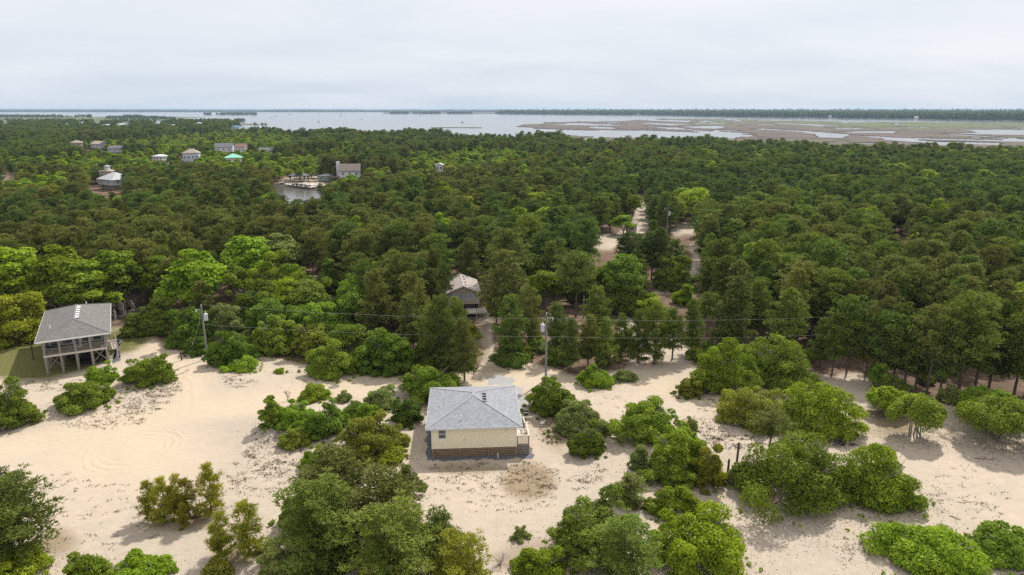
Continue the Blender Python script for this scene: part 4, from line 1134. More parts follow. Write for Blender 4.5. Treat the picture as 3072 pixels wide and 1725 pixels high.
# duck blinds and moored craft far out on the sound
for a, b, s_ in [(360, 108, 1), (403, 98, 1), (200, 92, 1), (545, 78, 1), (830, 78, 1), (825, 148, 1), (930, 219, 1.7), (1037, 88, 1), (1040, 70, 1), (1090, 78, .9), (1238, 122, 1), (1468, 70, .9),
                 (1800, 86, 1), (1918, 95, .9), (2212, 156, 1.2), (1845, 75, 1), (1175, 65, .8)]:
    x, y = G((700 + a * .3106) / K, (320 + b * .3106) / K, -.7)
    s_ *= max(.9, y / 3400)
    t = empty('duck_blind', (x, y, -.7), random.uniform(-.4, .4), 'dark brush covered duck blind standing out on the open water', 'duck blind', 'duck blinds on the sound')
    MB().box(-2.6 * s_, 2.6 * s_, -1.2 * s_, 1.2 * s_, .6, 2.3 * s_).build('brush_wall', M['lattice'], t)
    MB().box(-1.7 * s_, 2.2 * s_, -1.4 * s_, 1.0 * s_, 2.3 * s_, 2.8 * s_).build('roof', M['lattice'], t)
    for sx in (-2.3, 2.3):
        for sy in (-1, 1): MB().tube((sx * s_, sy * s_, -2), (sx * s_, sy * s_, .65), .2, n=6).build('pile', M['lattice'], t)
# houses on the far shore
for px_, py_, wv in [(1735, 342.5, 12), (1775, 343, 8), (1915, 345, 10), (2120, 347, 9), (2255, 349, 9), (2490, 354, 9), (2400, 352, 7), (2750, 357.5, 10), (2946, 359, 13), (3010, 359, 9), (2345, 351, 6), (1880, 344, 7)]:
    x, y = G(px_ / K, py_ / K); w_ = wv * y * .97 / FPX
    y += 30; x *= (y) / (y - 30)
    t = empty('shore_house', (x, y, 0), random.uniform(-.3, .3), 'tiny pale house at the water on the far wooded shore', 'house', 'houses on the far shore')
    MB().box(-w_ / 2, w_ / 2, 0, w_ * .7, 0, 7).build('wall', M['white'], t)
    roof_obj('roof', gable_faces(-w_ / 2 - .5, w_ / 2 + .5, -.5, w_ * .7 + .5, 7, 3.2, 'x'), .2, M['r_white'], t)
    FOOT.append((x, y, w_))

# ---------------------------------------------------------------- poles and wires
def utility_pole(base, topz, label, side=1, r=.15, tz=None, arm=True, tr=True, leanx=0.0, big=1.0):
    t = empty('utility_pole', base, 0, label, 'utility pole')
    t.rotation_euler = (0, leanx, 0)
    zt = topz - base[2]
    MB().tube((0, 0, -.6), (0, 0, zt), r * 1.1, r * .8, n=12).build('pole', M['pole'], t, smooth=False)
    if tr:
        z = tz if tz else zt - 2.3
        b = MB()
        b.tube((side * .52, 0, z - .55), (side * .52, 0, z + .50), .29 * big, n=16); b.tube((side * .52, 0, z + .50), (side * .52, 0, z + .60), .31 * big, .16, n=16)
        o = b.build('transformer', M['galv'], t)
        MB().tube((side * .52, 0, z + .58), (side * .52, 0, z + .98), .05, .03, n=8).build('bushing', M['pvc'], o)
        for zz_ in (z - .3, z + .3): MB().bar((0, 0, zz_), (side * .3, 0, zz_), .06, .09).build('bracket', M['galv'], o)
    MB().tube((0, 0, zt - .02), (0, 0, zt + .32), .05, .03, n=8).build('insulator', M['pvc'], t)
    if arm:
        MB().bar((-side * .95, 0, zt - .55), (0, 0, zt - .55), .05, .05).build('cutout_arm', M['galv'], t)
        MB().tube((-side * .95, 0, zt - .52), (-side * .95, 0, zt - .95), .05, n=8).build('cutout', M['pvc'], t)
    MB().tube((r * 1.0, -r * .6, -.2), (r * .85, -r * .5, zt * .75), .025, n=6).build('conduit', M['galv'], t)
    return t
xa, ya, za = GT(522, 902)
ZA = ZH(508, 770, ya)
p1 = utility_pole((xa, ya, za), ZA, 'weathered utility pole with pale transformer beside green bush near the stilt house', 1, tz=ZH(514, 797, ya) - za, leanx=0.0)
xb, yb, zb = GT(1372, 955)
ZB = ZH(1372, 790, yb)
p2 = utility_pole((xb, yb, zb), ZB, 'tall utility pole with grey transformer behind the cream cottage', -1, tz=ZH(1366, 824, yb) - zb)
xc, yc = G(1676, 596)
p3 = utility_pole((xc, yc, 0), ZH(1676, 519, yc), 'grey utility pole with transformer beside the sand clearing in the pines', 1)
KEEP.append((1666, 512, 1692, 555, yc))
xd, yd = G(1467, 800)
t = utility_pole((xd, yd, 0), ZH(1467, 748, yd), 'slim pale service pole half hidden in pines behind the sand road', 1, r=.11, arm=False, tr=False)
KEEP.append((1460, 745, 1475, 775, yd))
for vx, vt, lab in [(579, 437, 'far pale utility pole rising by the pale blue house'), (543, 468, 'far utility pole before the brown wing of the pale blue house')]:
    vt = vt / K
    y = G(vx / K * 1.0, vt, 9.5)[1]; x = XW(vx / K, vt, y)
    utility_pole((x, y, 0), 9.5, lab, 1, r=.16, arm=False)
    KEEP.append((vx / K - 2, vt - 1, vx / K + 2, vt + 14, y))
def wire(p, q, sag, label, r=.006):
    n = 22; pts = []
    for i in range(n + 1):
        f = i / n
        pts.append(Vector(p).lerp(Vector(q), f) - Vector((0, 0, sag * 4 * f * (1 - f))))
    vs = []; fs = []
    for i, c in enumerate(pts):
        for a in range(4):
            vs.append((c.x, c.y + r * math.cos(a * math.pi / 2), c.z + r * math.sin(a * math.pi / 2)))
    for i in range(n):
        for a in range(4): fs.append((i * 4 + a, i * 4 + (a + 1) % 4, i * 4 + 4 + (a + 1) % 4, i * 4 + 4 + a))
    me = bpy.data.meshes.new('power_line'); me.from_pydata(vs, [], fs); me.materials.append(M['wire'])
    setp(link('power_line', me), label, 'power line')
wire((xa, ya, ZA + .3), (xb, yb, ZB - .65), .55, 'upper bare wire strung between the two near utility poles')
wire((xa, ya, ZA - 3.0), (xb, yb, ZB - 3.4), .5, 'lower bare wire strung between the two near utility poles')
wire((xb, yb, ZB - .65), (xb + 62, yb + 4, ZB - .4), .9, 'upper bare wire running over the pines from the transformer pole', .0055)
wire((xb, yb, ZB - 3.4), (xb + 62, yb + 4, ZB - 3.2), .9, 'lower bare wire running into the pines from the transformer pole', .0055)
wire((xa, ya, ZA + .3), (xa - .75, ya - .2, ZA - 3.4), -.15, 'thin drop wire hanging beside the pole near the stilt house', .012)
wire((xb, yb, ZB + .3), (xb + 1.0, yb, ZB - .75), -.25, 'short looped jumper wire on the tall transformer pole', .014)
# guy wire guard and posts
x, y, z = GT(481, 893)
t = empty('guy_wire', (x, y, z), 0, 'white guarded guy wire slanting up from the sand beside the pole', 'guy wire')
MB().tube((0, 0, -.1), (.42, .2, 2.1), .045, n=8).build('guard', M['pvc'], t)
MB().tube((.42, .2, 2.1), (xa - x, ya - y, ZA - z - 1.2), .012, n=5).build('cable', M['wire'], t)
def post(vx, vb, vt, label, r=.11, collar=False):
    x, y, z = GT(vx, vb)
    t = empty('wooden_post', (x, y, z), 0, label, 'post')
    hh = ZH(vx, vt, y) - z
    MB().tube((0, 0, -.4), (.04, 0, hh), r, r * .9, n=9).build('shaft', M['post_brown'], t)
    MB().tube((.04, 0, hh), (.045, 0, hh + .05), r * .9, r * .55, n=9).build('top', M['board'], t)
    if collar: MB().tube((-.16, 0, hh * .66), (.22, 0, hh * .66), .03, n=6).build('rod', M['post_brown'], t)
post(457, 906, 882, 'short brown post alone on the open sand near the stilt house', .13)
post(1853, 1160, 1113, 'tall dark post with a cross rod among the dune shrubs', .13, True)
post(1830, 1187, 1155, 'shorter dark post leaning among grey dune scrub', .13)
post(84, 905, 862, 'brown post in the shade behind the dark grey stilt house', .12)

# ================================================================ plants
def quads_from(c, nrm, size, asp, rng):
    """one kite-shaped leaf per point"""
    n = len(c)
    r = rng.normal(size=(n, 3)); t = np.cross(nrm, r); t /= np.linalg.norm(t, axis=1, keepdims=True) + 1e-9
    b = np.cross(nrm, t); s = size[:, None]
    V = np.stack([c + t * s, c + b * s * asp + nrm * s * .12, c - t * s, c - b * s * asp + nrm * s * .12], 1).reshape(-1, 3)
    F = np.arange(4 * n).reshape(n, 4)
    return V, F
def lump_foliage(lumps, n, size, rng, asp=.55, spread=.62, floor=.03, under=.25, sj=.35):
    """leaves over a set of lumps: (x, y, z, rx, rz); few on the underside"""
    Lp = np.array(lumps, float)
    area = Lp[:, 3] * Lp[:, 3]
    k = rng.choice(len(Lp), n, p=area / area.sum())
    d = rng.normal(size=(n, 3)); d /= np.linalg.norm(d, axis=1, keepdims=True)
    flip = (d[:, 2] < -.1) & (rng.random(n) > under); d[flip, 2] *= -1
    rad = (1 - .45 * rng.random(n) ** 2.2) * (1 + .10 * rng.normal(size=n))
    c = Lp[k, :3] + d * np.stack([Lp[k, 3], Lp[k, 3], Lp[k, 4]], 1) * rad[:, None]
    ok = c[:, 2] > floor
    # thin out leaves that lie deep inside neighbouring lumps
    deep = np.zeros(n, bool)
    for (x, y, z, rx, rz) in Lp:
        e_ = ((c - [x, y, z]) / [rx, rx, rz]); deep |= (e_ * e_).sum(1) < .33
    ok &= ~deep | (rng.random(n) < .25)
    c, d, k = c[ok], d[ok], k[ok]
    nn = d + rng.normal(size=d.shape) * spread + [0, 0, .35]; nn /= np.linalg.norm(nn, axis=1, keepdims=True)
    V, F = quads_from(c, nn, size * (1 + sj * rng.normal(size=len(c)).clip(-1.8, 1.8)), asp, rng)
    lt = rng.random(len(Lp))
    tint = np.clip(lt[k] * .55 + rng.random(len(c)) * .5, 0, 1)
    return V, F, np.repeat(tint, 4)
def stems_mesh(rng, n, rx, ry, h, r0=.06, mat=None, spread=.7):
    mb = MB()
    for i in range(n):
        a = rng.uniform(0, 2 * math.pi); q = rng.uniform(.15, 1)
        b0 = Vector((rng.normal() * .12 * rx, rng.normal() * .12 * ry, -.1))
        m = Vector((math.cos(a) * rx * .3 * q, math.sin(a) * ry * .3 * q, h * .38))
        e_ = Vector((math.cos(a) * rx * spread * q, math.sin(a) * ry * spread * q, h * .78))
        mb.tube(b0, m, r0, r0 * .7, n=5); mb.tube(m, e_, r0 * .7, r0 * .25, n=5)
        for j in range(2):
            a2 = a + rng.uniform(-.9, .9)
            mb.tube(m.lerp(e_, .3 + .3 * j), m.lerp(e_, .3 + .3 * j) + Vector((math.cos(a2) * rx * .35, math.sin(a2) * ry * .35, h * .25)), r0 * .4, r0 * .15, n=4)
    me = bpy.data.meshes.new('stems'); me.from_pydata(mb.v, [], mb.f); me.materials.append(mat or M['bark_grey'])
    return me
LITTERED = []
def shrub(Lv, Rv, Tv, Bv, mat, label, leaf=.115, dens=1.0, lift=0.0, cat='shrub', name='shrub', flat=False, ydepth=.85, seed=None, lumps_n=None, open_=1.0, stemmat=None):
    rng = np.random.default_rng(seed if seed is not None else abs(int(Lv * 13 + Tv * 7 + Rv)))
    mid = (Lv + Rv) / 2
    x, y, z = GT(mid, Bv)
    dep = y * CP + (CAM_H - z) * SP
    rx = (Rv - Lv) * K * dep / FPX / 2
    ry = rx * ydepth
    if not lift: y += ry * .8; dep = y * CP + (CAM_H - z) * SP; rx = (Rv - Lv) * K * dep / FPX / 2; ry = rx * ydepth
    x = XW(mid, (Tv + Bv) / 2, y); z = h1(x, y)
    h = max(.5, ZH(mid, Tv, y) - z)
    rx *= .99; h *= .95; leaf = leaf * (1 + .06 * max(0, rx - 2.5))
    t = empty(name, (x, y, z), 0, label, cat)
    lumps = []
    nl = lumps_n or int(14 + 5.0 * rx * ry)
    nl = min(nl, 80)
    lr = (.36 if rx < 1.5 else .27 if rx < 2.6 else .21) * min(rx, ry)
    lean = rng.normal(size=2) * .12
    lob = [(rng.uniform(0, 6.28), rng.uniform(.12, .26), n_) for n_ in (1, 2, 3, 5)]
    for i in range(nl):
        if flat:
            a = rng.uniform(0, 2 * math.pi); q = math.sqrt(rng.random())
            lumps.append((math.cos(a) * q * (rx - lr * .8), math.sin(a) * q * (ry - lr * .8), h * (lift + (1 - lift) * .55 * (1 - .55 * q * q) + rng.uniform(-.04, .1)), lr * rng.uniform(.75, 1.2), h * .17))
        else:
            a = rng.uniform(0, 2 * math.pi); el = math.asin(rng.uniform(.02, 1.0)) if i % 3 else rng.uniform(.02, .3); q = rng.uniform(.74, 1.06)
            q *= 1 + sum(k2 * math.cos(n2 * (a - a2)) for a2, k2, n2 in lob) * (.35 + .65 * math.cos(el)) * .72 - .05
            r_ = lr * rng.uniform(.55, 1.35)
            lumps.append((math.cos(a) * math.cos(el) * (rx - r_ * .75) * q, math.sin(a) * math.cos(el) * (ry - r_ * .75) * q,
                          max(r_ * .4, h * lift + (h * (1 - lift) - r_ * .6) * math.sin(el) * q), r_, r_ * rng.uniform(.6, .85)))
    if not flat:
        for i in range(int(5 + 2 * rx)):
            a = rng.uniform(0, 6.28); q = rng.uniform(.92, 1.22); r_ = rng.uniform(.12, .3)
            lumps.append((math.cos(a) * rx * q, math.sin(a) * ry * q, r_ * .4, r_, r_ * .8))
    LITTERED.append((x, y, rx, ry))
    if not flat: lumps.append((0, 0, h * (.28 + .4 * lift), rx * .6, h * .40 * (1 - lift)))
    area = 2.6 * math.pi * (rx * ry + (rx + ry) * h * .55)
    n = int(min(30000, 2.3 * dens * open_ * area / (2 * leaf * leaf * .55)))
    V, F, tn = lump_foliage(lumps, n, leaf, rng)
    link('foliage', mesh_np('foliage', V, F, mat, tint=tn), t)
    link('stems', stems_mesh(rng, 9 if not flat else 7, rx * .8, ry * .8, h * (.9 if not flat else 1.0), .05 + .012 * rx, stemmat), t)
    FOOT.append((x, y, rx * .8))
    return t

def twig_mesh(rng, h, spread, n0=5, depth=4, r0=.05, droop=.0):
    segs = []
    def grow(p, d, ln_, r, k):
        if k == 0: return
        q = p + d * ln_
        segs.append((p, q, r, r * .65))
        for _ in range(2 if k > 2 else 3):
            nd = (d + Vector(rng.normal(size=3)) * .55 * spread + Vector((0, 0, .12 - droop))).normalized()
            grow(p.lerp(q, rng.uniform(.55, 1.0)), nd, ln_ * rng.uniform(.55, .8), r * .6, k - 1)
    for i in range(n0):
        a = 2 * math.pi * (i + rng.random()) / n0
        d = Vector((math.cos(a) * .55 * spread, math.sin(a) * .55 * spread, 1)).normalized()
        grow(Vector((rng.normal() * .05, rng.normal() * .05, -.1)), d, h * .42, r0, depth)
    mb = MB()
    for p, q, a, b in segs: mb.tube(p, q, max(a, .008), max(b, .006), n=3)
    return mb
def dead_shrub(Lv, Rv, Tv, Bv, label, mat='dead', depth=5, n0=6, leaf=None):
    rng = np.random.default_rng(int(Lv + Tv))
    x, y, z = GT((Lv + Rv) / 2, Bv)
    dep = y * CP + CAM_H * SP; rx = (Rv - Lv) * K * dep / FPX / 2; y += rx * .5
    h = max(.4, ZH((Lv + Rv) / 2, Tv, y) - z)
    t = empty('bare_shrub', (XW((Lv + Rv) / 2, Bv, y), y, h1(XW((Lv + Rv) / 2, Bv, y), y)), 0, label, 'shrub')
    mb = twig_mesh(rng, h * .62, min(1.6, rx / h * 1.3), n0, depth, .035)
    mb.build('branches', M[mat], t)
    if leaf:
        pts = np.array([v for v in mb.v]); pts = pts[rng.choice(len(pts), min(len(pts), 420))]
        pts = pts + rng.normal(size=pts.shape) * .1
        nn = rng.normal(size=pts.shape); nn /= np.linalg.norm(nn, axis=1, keepdims=True)
        V, F = quads_from(pts, nn, np.full(len(pts), .055), .6, rng)
        link('foliage', mesh_np('foliage', V, F, M[leaf], tint=rng.random(len(V))), t)

# ---------------------------------------------------------------- pines
def blade_tufts(c, d, rng, per, ln_, wd):
    """bundles of needles: thin triangles fanning from each point about d"""
    n = len(c)
    C_ = np.repeat(c, per, 0); D = np.repeat(d, per, 0) + rng.normal(size=(n * per, 3)) * .75
    D /= np.linalg.norm(D, axis=1, keepdims=True)
    s = np.cross(D, rng.normal(size=D.shape)); s /= np.linalg.norm(s, axis=1, keepdims=True) + 1e-9
    l_ = ln_ * rng.uniform(.65, 1.25, (n * per, 1))
    V = np.stack([C_ - s * wd / 2, C_ + s * wd / 2, C_ + D * l_ + s * wd * .28, C_ + D * l_ - s * wd * .28], 1).reshape(-1, 3)
    return V, np.arange(4 * n * per).reshape(-1, 4)
def pine_meshes(seed, h=12.0, R=2.9, base=.36, nbr=46, dome=False, pts=20, ln_=.34, wd=.11, trunk=.17, bare=6, lump=1.0, full=False):
    rng = np.random.default_rng(seed)
    mb = MB()
    bend = [Vector((0, 0, -.5))]
    for k in range(1, 7):
        f = k / 6
        bend.append(Vector((rng.normal() * .14 * f, rng.normal() * .14 * f, h * .97 * f)))
    for k in range(6):
        f0, f1 = k / 6, (k + 1) / 6
        mb.tube(bend[k], bend[k + 1], trunk * (1 - .82 * f0), trunk * (1 - .82 * f1) + .012, n=7)
    def axis(z):
        f = min(max(z / (h * .97), 0), .999) * 6; i = int(f); return bend[i].lerp(bend[i + 1], f - i)
    lumps = []; tv = []; dirs = []
    for k in range(nbr):
        t = (k + rng.random()) / nbr
        z = h * (base + (1 - base) * t * .96)
        if dome: prof = math.sqrt(max(0, 1 - t ** 2.6)) * (.6 + .4 * min(1, t * 3))
        else: prof = (1 - t) ** .62 * (.70 + .30 * min(1, t * 4)) + .07
        ln = R * prof * rng.uniform(.66, 1.14)
        a = k * 2.39996 + rng.normal() * .4
        up = .05 + .5 * t + rng.normal() * .14
        d = Vector((math.cos(a), math.sin(a), up)).normalized()
        p0 = axis(z); p1 = p0 + d * ln * .55; p2 = p0 + d * ln + Vector((0, 0, ln * .14))
        mb.tube(p0, p1, .05 * (1.1 - t), .03 * (1.1 - t) + .006, n=4); mb.tube(p1, p2, .03 * (1.1 - t) + .006, .01, n=3)
        v_ = rng.random()
        m = 1 + int(ln > .25 * R) + int(ln > .6 * R) + int(rng.random() < .35)
        for j in range(m):
            f = 1.0 - j * .27 + rng.normal() * .05
            q = p0.lerp(p1, max(f, 0) / .55) if f < .55 else p1.lerp(p2, min((f - .55) / .45, 1))
            r_ = lump * R * rng.uniform(.13, .265) * (1.05 - .35 * t)
            q = q + Vector((rng.normal() * r_ * .5, rng.normal() * r_ * .5, r_ * .25))
            lumps.append((q.x, q.y, q.z, r_)); tv.append(v_); dirs.append(d[:])
    q = axis(h * .96); lumps.append((q.x, q.y, h * .965, .26 * lump)); tv.append(.8); dirs.append((0, 0, 1))
    for k in range(bare):
        z = h * base * rng.uniform(.45, 1.0); a = rng.uniform(0, 6.28)
        d = Vector((math.cos(a), math.sin(a), .15)); p0 = axis(z)
        mb.tube(p0, p0 + d * R * rng.uniform(.3, .7), .028, .008, n=3)
    Lp = np.array(lumps); tv = np.array(tv)
    cnt = np.maximum(8, (pts * (Lp[:, 3] / Lp[:, 3].mean()) ** 2).astype(int))
    k = np.repeat(np.arange(len(Lp)), cnt)
    d = rng.normal(size=(len(k), 3)); d /= np.linalg.norm(d, axis=1, keepdims=True)
    lo = (d[:, 2] < -.2) & (rng.random(len(k)) > .35); d[lo, 2] *= -1
    c = Lp[k, :3] + d * Lp[k, 3:4] * np.array([1, 1, .62]) * (1 - .5 * rng.random((len(k), 1)) ** 2)
    dd = d * .8 + np.array(dirs)[k] * .35 + np.array([0, 0, .55])
    dd /= np.linalg.norm(dd, axis=1, keepdims=True)
    V, F = blade_tufts(c, dd, rng, 3, ln_, wd)
    tint = np.clip(np.repeat(tv[k] * .5, 3) + rng.random(len(c) * 3) * .55, 0, 1)
    crown = mesh_np('crown', V, F, M['pine'], tint=np.repeat(tint, 4))
    tm = bpy.data.meshes.new('trunk'); tm.from_pydata(mb.v, [], mb.f); tm.materials.append(M['bark'])
    return tm, crown
PINES = [pine_meshes(11 + i, h=12, R=[3.0, 2.7, 3.3, 2.8, 3.2, 2.6][i], base=[.22, .16, .36, .26, .42, .14][i], nbr=[56, 58, 50, 54, 46, 60][i], dome=[False, False, True, False, True, False][i]) for i in range(6)]
FPINES = [pine_meshes(31 + i, h=12, R=3.0, base=.05, nbr=66, dome=(i == 1), pts=30, wd=.085, ln_=.30) for i in range(3)]     # clothed to the ground
LPINES = [pine_meshes(41 + i, h=12.6, R=2.9, base=.5, nbr=26, bare=16, dome=True) for i in range(2)]       # thin crowned
YOUNG = [pine_meshes(61 + i, h=3.6, R=1.15, base=.05, nbr=34, ln_=.27, wd=.04, trunk=.06, bare=0, pts=13, lump=.78) for i in range(3)]

def oak_meshes(seed, R=3.2, h=7.5, base=.28, leaf=.17, n=6500, nl=26, ragged=.25, tall=False):
    rng = np.random.default_rng(seed)
    lumps = []
    cz = h * (base + (1 - base) * .48); rz = h * (1 - base) * .5
    for i in range(nl):
        d = rng.normal(size=3); d /= np.linalg.norm(d)
        if d[2] < -.35: d[2] *= -1
        r_ = R * rng.uniform(.24, .40); q = rng.uniform(.72, 1.0 + ragged * .4)
        k = 1.0 if not tall else (1.0 - .45 * max(0, d[2]))
        lumps.append((d[0] * (R - r_ * .7) * q * k, d[1] * (R - r_ * .7) * q * k, cz + d[2] * (rz - r_ * .4) * q, r_, r_ * rng.uniform(.6, .8)))
    lumps.append((0, 0, cz, R * .6, rz * .62))
    V, F, tn = lump_foliage(lumps, n, leaf, rng, under=.5)
    crown = mesh_np('crown', V, F, M['oak'], tint=tn)
    mb = MB(); p = Vector((0, 0, -.4)); q = Vector((rng.normal() * .2, rng.normal() * .2, h * base * 1.1))
    mb.tube(p, q, .20, .15, n=7)
    for i in range(9):
        lx, ly, lz, _, _ = lumps[i]
        m = q.lerp(Vector((lx, ly, lz)), .5) + Vector((0, 0, -.2))
        mb.tube(q, m, .09, .06, n=5); mb.tube(m, Vector((lx, ly, lz)), .06, .02, n=4)
    tm = bpy.data.meshes.new('trunk'); tm.from_pydata(mb.v, [], mb.f); tm.materials.append(M['bark_grey'])
    return tm, crown
OAKS = [oak_meshes(81 + i, n=8000, base=.14, nl=32) for i in range(4)]
MAPLES = [oak_meshes(101 + i, R=2.6, h=9.0, base=.07, leaf=.19, n=9000, nl=40, ragged=.7, tall=True) for i in range(3)]

def place_tree(name, meshes, x, y, sx, sz, rz, mat, label, cat, group, z=None, bark=None):
    z = h1(x, y) if z is None else z
    t = empty(name, (x, y, z), rz, label, cat, group)
    t.scale = (sx, sx, sz)
    a = link('trunk', meshes[0], t)
    b = link('crown', meshes[1], t)
    for o, mm in ((b, mat), (a, bark)):
        if mm:
            o.material_slots[0].link = 'OBJECT'; o.material_slots[0].material = M[mm]
    return t

# ---------------------------------------------------------------- shrubs on the dunes, one by one
S = shrub
S(-70, 84, 945, 1086, M['oak'], 'mid green shrub hugging the sand below the grassy yard of the stilt house')
S(138, 290, 955, 1034, M['oak'], 'dense rich green shrub on the sandy bank before the stilt house')
S(214, 292, 913, 968, M['maple'], 'yellow-green shrub close to the front posts of the stilt house')
S(296, 426, 892, 975, M['oak_bright'], 'wide open light green shrub between stilt house and sand road', open_=.7)
S(515, 647, 822, 926, M['oak'], 'large green bush standing against the pole near the stilt house')
S(562, 656, 897, 938, M['oak_bright'], 'low bright skirt of shrub beneath the bush at the pole')
S(462, 532, 838, 896, M['oak_dark'], 'dark green bush behind the white guy wire guard')
S(758, 902, 852, 956, M['oak'], 'rich green rounded bush at the wood edge beside the sand road')
S(690, 719, 924, 941, M['oak_bright'], 'tiny green plant alone on pale sand by the sand road', leaf=.08)
S(753, 834, 962, 1012, M['oak_bright'], 'bright green low bush at the far side of the dune thicket')
S(847, 886, 978, 1013, M['grey_leaf'], 'small grey-green bush between sand road and dune thicket', leaf=.08)
S(648, 722, 988, 1078, M['oak'], 'upright green shrub at the corner of the dune thicket beside bare twigs')
S(684, 792, 1000, 1082, M['oak_bright'], 'light green shrub next to the upright one in the dune thicket')
S(748, 872, 1014, 1112, M['oak'], 'broad green oak scrub in the middle of the dune thicket')
S(858, 916, 1003, 1050, M['oak_dark'], 'small dark shrub behind the broad oak scrub')
S(916, 1002, 968, 1034, M['grey_leaf'], 'pale leafy shrub beside the track behind the cream cottage')
S(924, 966, 1014, 1050, M['oak_dark'], 'dark little shrub in front of the pale leafy one')
S(978, 1060, 994, 1074, M['oak_dark'], 'round dark green bush beside the cream cottage')
S(998, 1182, 914, 1016, M['oak'], 'large dome of green bush directly behind the cream cottage')
S(838, 1022, 1044, 1168, M['oak_olive'], 'big yellow-olive bush in the dune thicket facing the cream cottage')
S(930, 1024, 1112, 1170, M['maple_yellow'], 'low yellow-green growth at the foot of the yellow-olive bush')
S(752, 880, 1112, 1200, M['oak_bright'], 'bright green shrub between oak scrub and olive pines')
S(748, 822, 1150, 1222, M['oak'], 'green shrub on the shaded dune slope below the olive pines')
S(1324, 1462, 944, 1052, M['oak'], 'leafy green bush beside the tall transformer pole')
S(1374, 1520, 1008, 1104, M['grey_leaf'], 'pale green bush across from the small side deck')
S(1432, 1526, 1052, 1152, M['oak'], 'darker end of the bush row facing the small side deck')
S(1448, 1546, 920, 980, M['maple'], 'vivid green bush at the edge of the pines beside the sand road')
S(1538, 1602, 924, 962, M['grey_leaf'], 'low grey-green bush next to the vivid one under the pines', leaf=.09)
S(1534, 1722, 997, 1118, M['oak'], 'big round soft green bush on open sand beside the sand road')
S(1722, 1756, 1040, 1085, M['grey_leaf'], 'little grey sprig beside the big round bush', leaf=.07)
S(1618, 1792, 1068, 1206, M['oak_bright'], 'tall green bush behind the dark posts on the dune')
S(1622, 1748, 1138, 1234, M['oak'], 'deep green bush beneath the tall one on the dune')
S(1738, 1834, 1108, 1236, M['maple_yellow'], 'yellow tinged scrub beside the dark posts', open_=.8)
S(1580, 1644, 1098, 1184, M['grey_leaf'], 'grey-yellow tuft shrub on sand between two big bushes', leaf=.085, open_=.7)
S(1834, 1900, 1150, 1226, M['grey_leaf'], 'thin grey-green scrub around the shorter dark post', leaf=.085, open_=.55)
S(1698, 1772, 944, 1002, M['oak_olive'], 'pale olive bush at the foot of the huge bright thicket')
S(1736, 1900, 850, 1000, M['oak_bright'], 'huge bright green thicket against the pines, road side')
S(1850, 2072, 842, 986, M['oak'], 'huge green thicket against the pines, inner side')
S(1816, 2008, 965, 1092, M['oak_olive'], 'wide olive-green bush in front of the huge thicket')
S(1946, 2156, 952, 1104, M['oak_bright'], 'wide light green bush reaching out over the sand beside the olive one')
S(2178, 2292, 962, 1040, M['maple'], 'bright green half of the umbrella shrub pair by the pine trunks', lift=.2, flat=True)
S(2236, 2378, 975, 1096, M['oak'], 'flat topped umbrella shrub with bare stems on dark litter', lift=.24, flat=True, dens=1.3)
S(2416, 2560, 955, 1060, M['oak_bright'], 'spreading light shrub at the pine edge above bare sand', lift=.18, flat=True)
S(2420, 2640, 985, 1112, M['oak'], 'wide flat topped shrub with dark crooked stem over bare sand', lift=.22, flat=True, dens=1.3)
S(1846, 2170, 1100, 1312, M['oak'], 'very large sprawling dark green bush spilling over the dune')
S(2094, 2322, 1128, 1292, M['oak_bright'], 'sprawling green bush next to the heap of dark brush')
S(1384, 1612, 1244, 1424, M['oak_dark'], 'large dark glossy bush on the sand before the cottage yard')
S(1626, 1756, 1212, 1312, M['oak_bright'], 'light green bush between the dark glossy and the vivid large bush')
S(1628, 1892, 1256, 1462, M['maple'], 'large vivid green bush filling the dune hollow')
S(1288, 1438, 1376, 1480, M['maple'], 'low vivid green bush beside grey dead brush')
S(2218, 2514, 1346, 1490, M['oak_bright'], 'broad bright green bush low on the wide bare sand')
S(2446, 2640, 1328, 1440, M['oak'], 'long low green bush beside the broad bright one')
S(-80, 120, 1384, 1490, M['maple'], 'vivid green bush under the big leaning pine')
S(148, 292, 1388, 1490, M['oak_bright'], 'leafy green bush with upright tips on the open sand, paired')
S(258, 432, 1400, 1500, M['maple'], 'loose bright green bush touching its leafy pair on open sand')
S(510, 596, 1400, 1462, M['pine_young'], 'sparse yellowish bush below the young pines', open_=.6)
S(1288, 1330, 1318, 1360, M['grey_leaf'], 'single small bushy plant on the bare sand of the cottage yard', leaf=.07)
S(645, 780, 1356, 1480, M['grey_leaf'], 'silvery green bush beside the olive pines', leaf=.10)
S(1230, 1340, 872, 922, M['oak_dark'], 'dark low bush at the base of the pine by the cottage drive')
S(1135, 1200, 800, 850, M['maple_yellow'], 'yellow-green bushes below the deck of the beige cottage')
S(1180, 1212, 828, 852, M['oak_bright'], 'small green bush beside the sandy drive of the beige cottage')
S(1690, 1752, 712, 768, M['maple'], 'vivid green bush on a sand patch inside the pines')
S(1572, 1690, 735, 806, M['oak_bright'], 'light green bush by the sand patch inside the pines')
S(1424, 1500, 690, 760, M['oak_dark'], 'deep green understory bush behind the slim service pole')
S(690, 812, 1226, 1336, M['oak'], 'green shrub filling the gap under the spreading pine')
S(742, 900, 1330, 1470, M['oak_dark'], 'deep green shrub under the wide olive pines')
S(968, 1068, 1168, 1246, M['pine_brown'], 'olive brush on the cottage side of the dune thicket')
S(900, 1040, 1380, 1500, M['oak_olive'], 'olive shrub at the foot of the broad pine')
S(1010, 1076, 1300, 1372, M['pine_young'], 'sparse young growth between broad pine and slim young pine', open_=.6)
S(700, 790, 1075, 1130, M['oak_olive'], 'olive shrub linking thicket corner and oak scrub')
S(880, 960, 1010, 1060, M['oak_bright'], 'light shrub filling the thicket behind the yellow-olive bush')
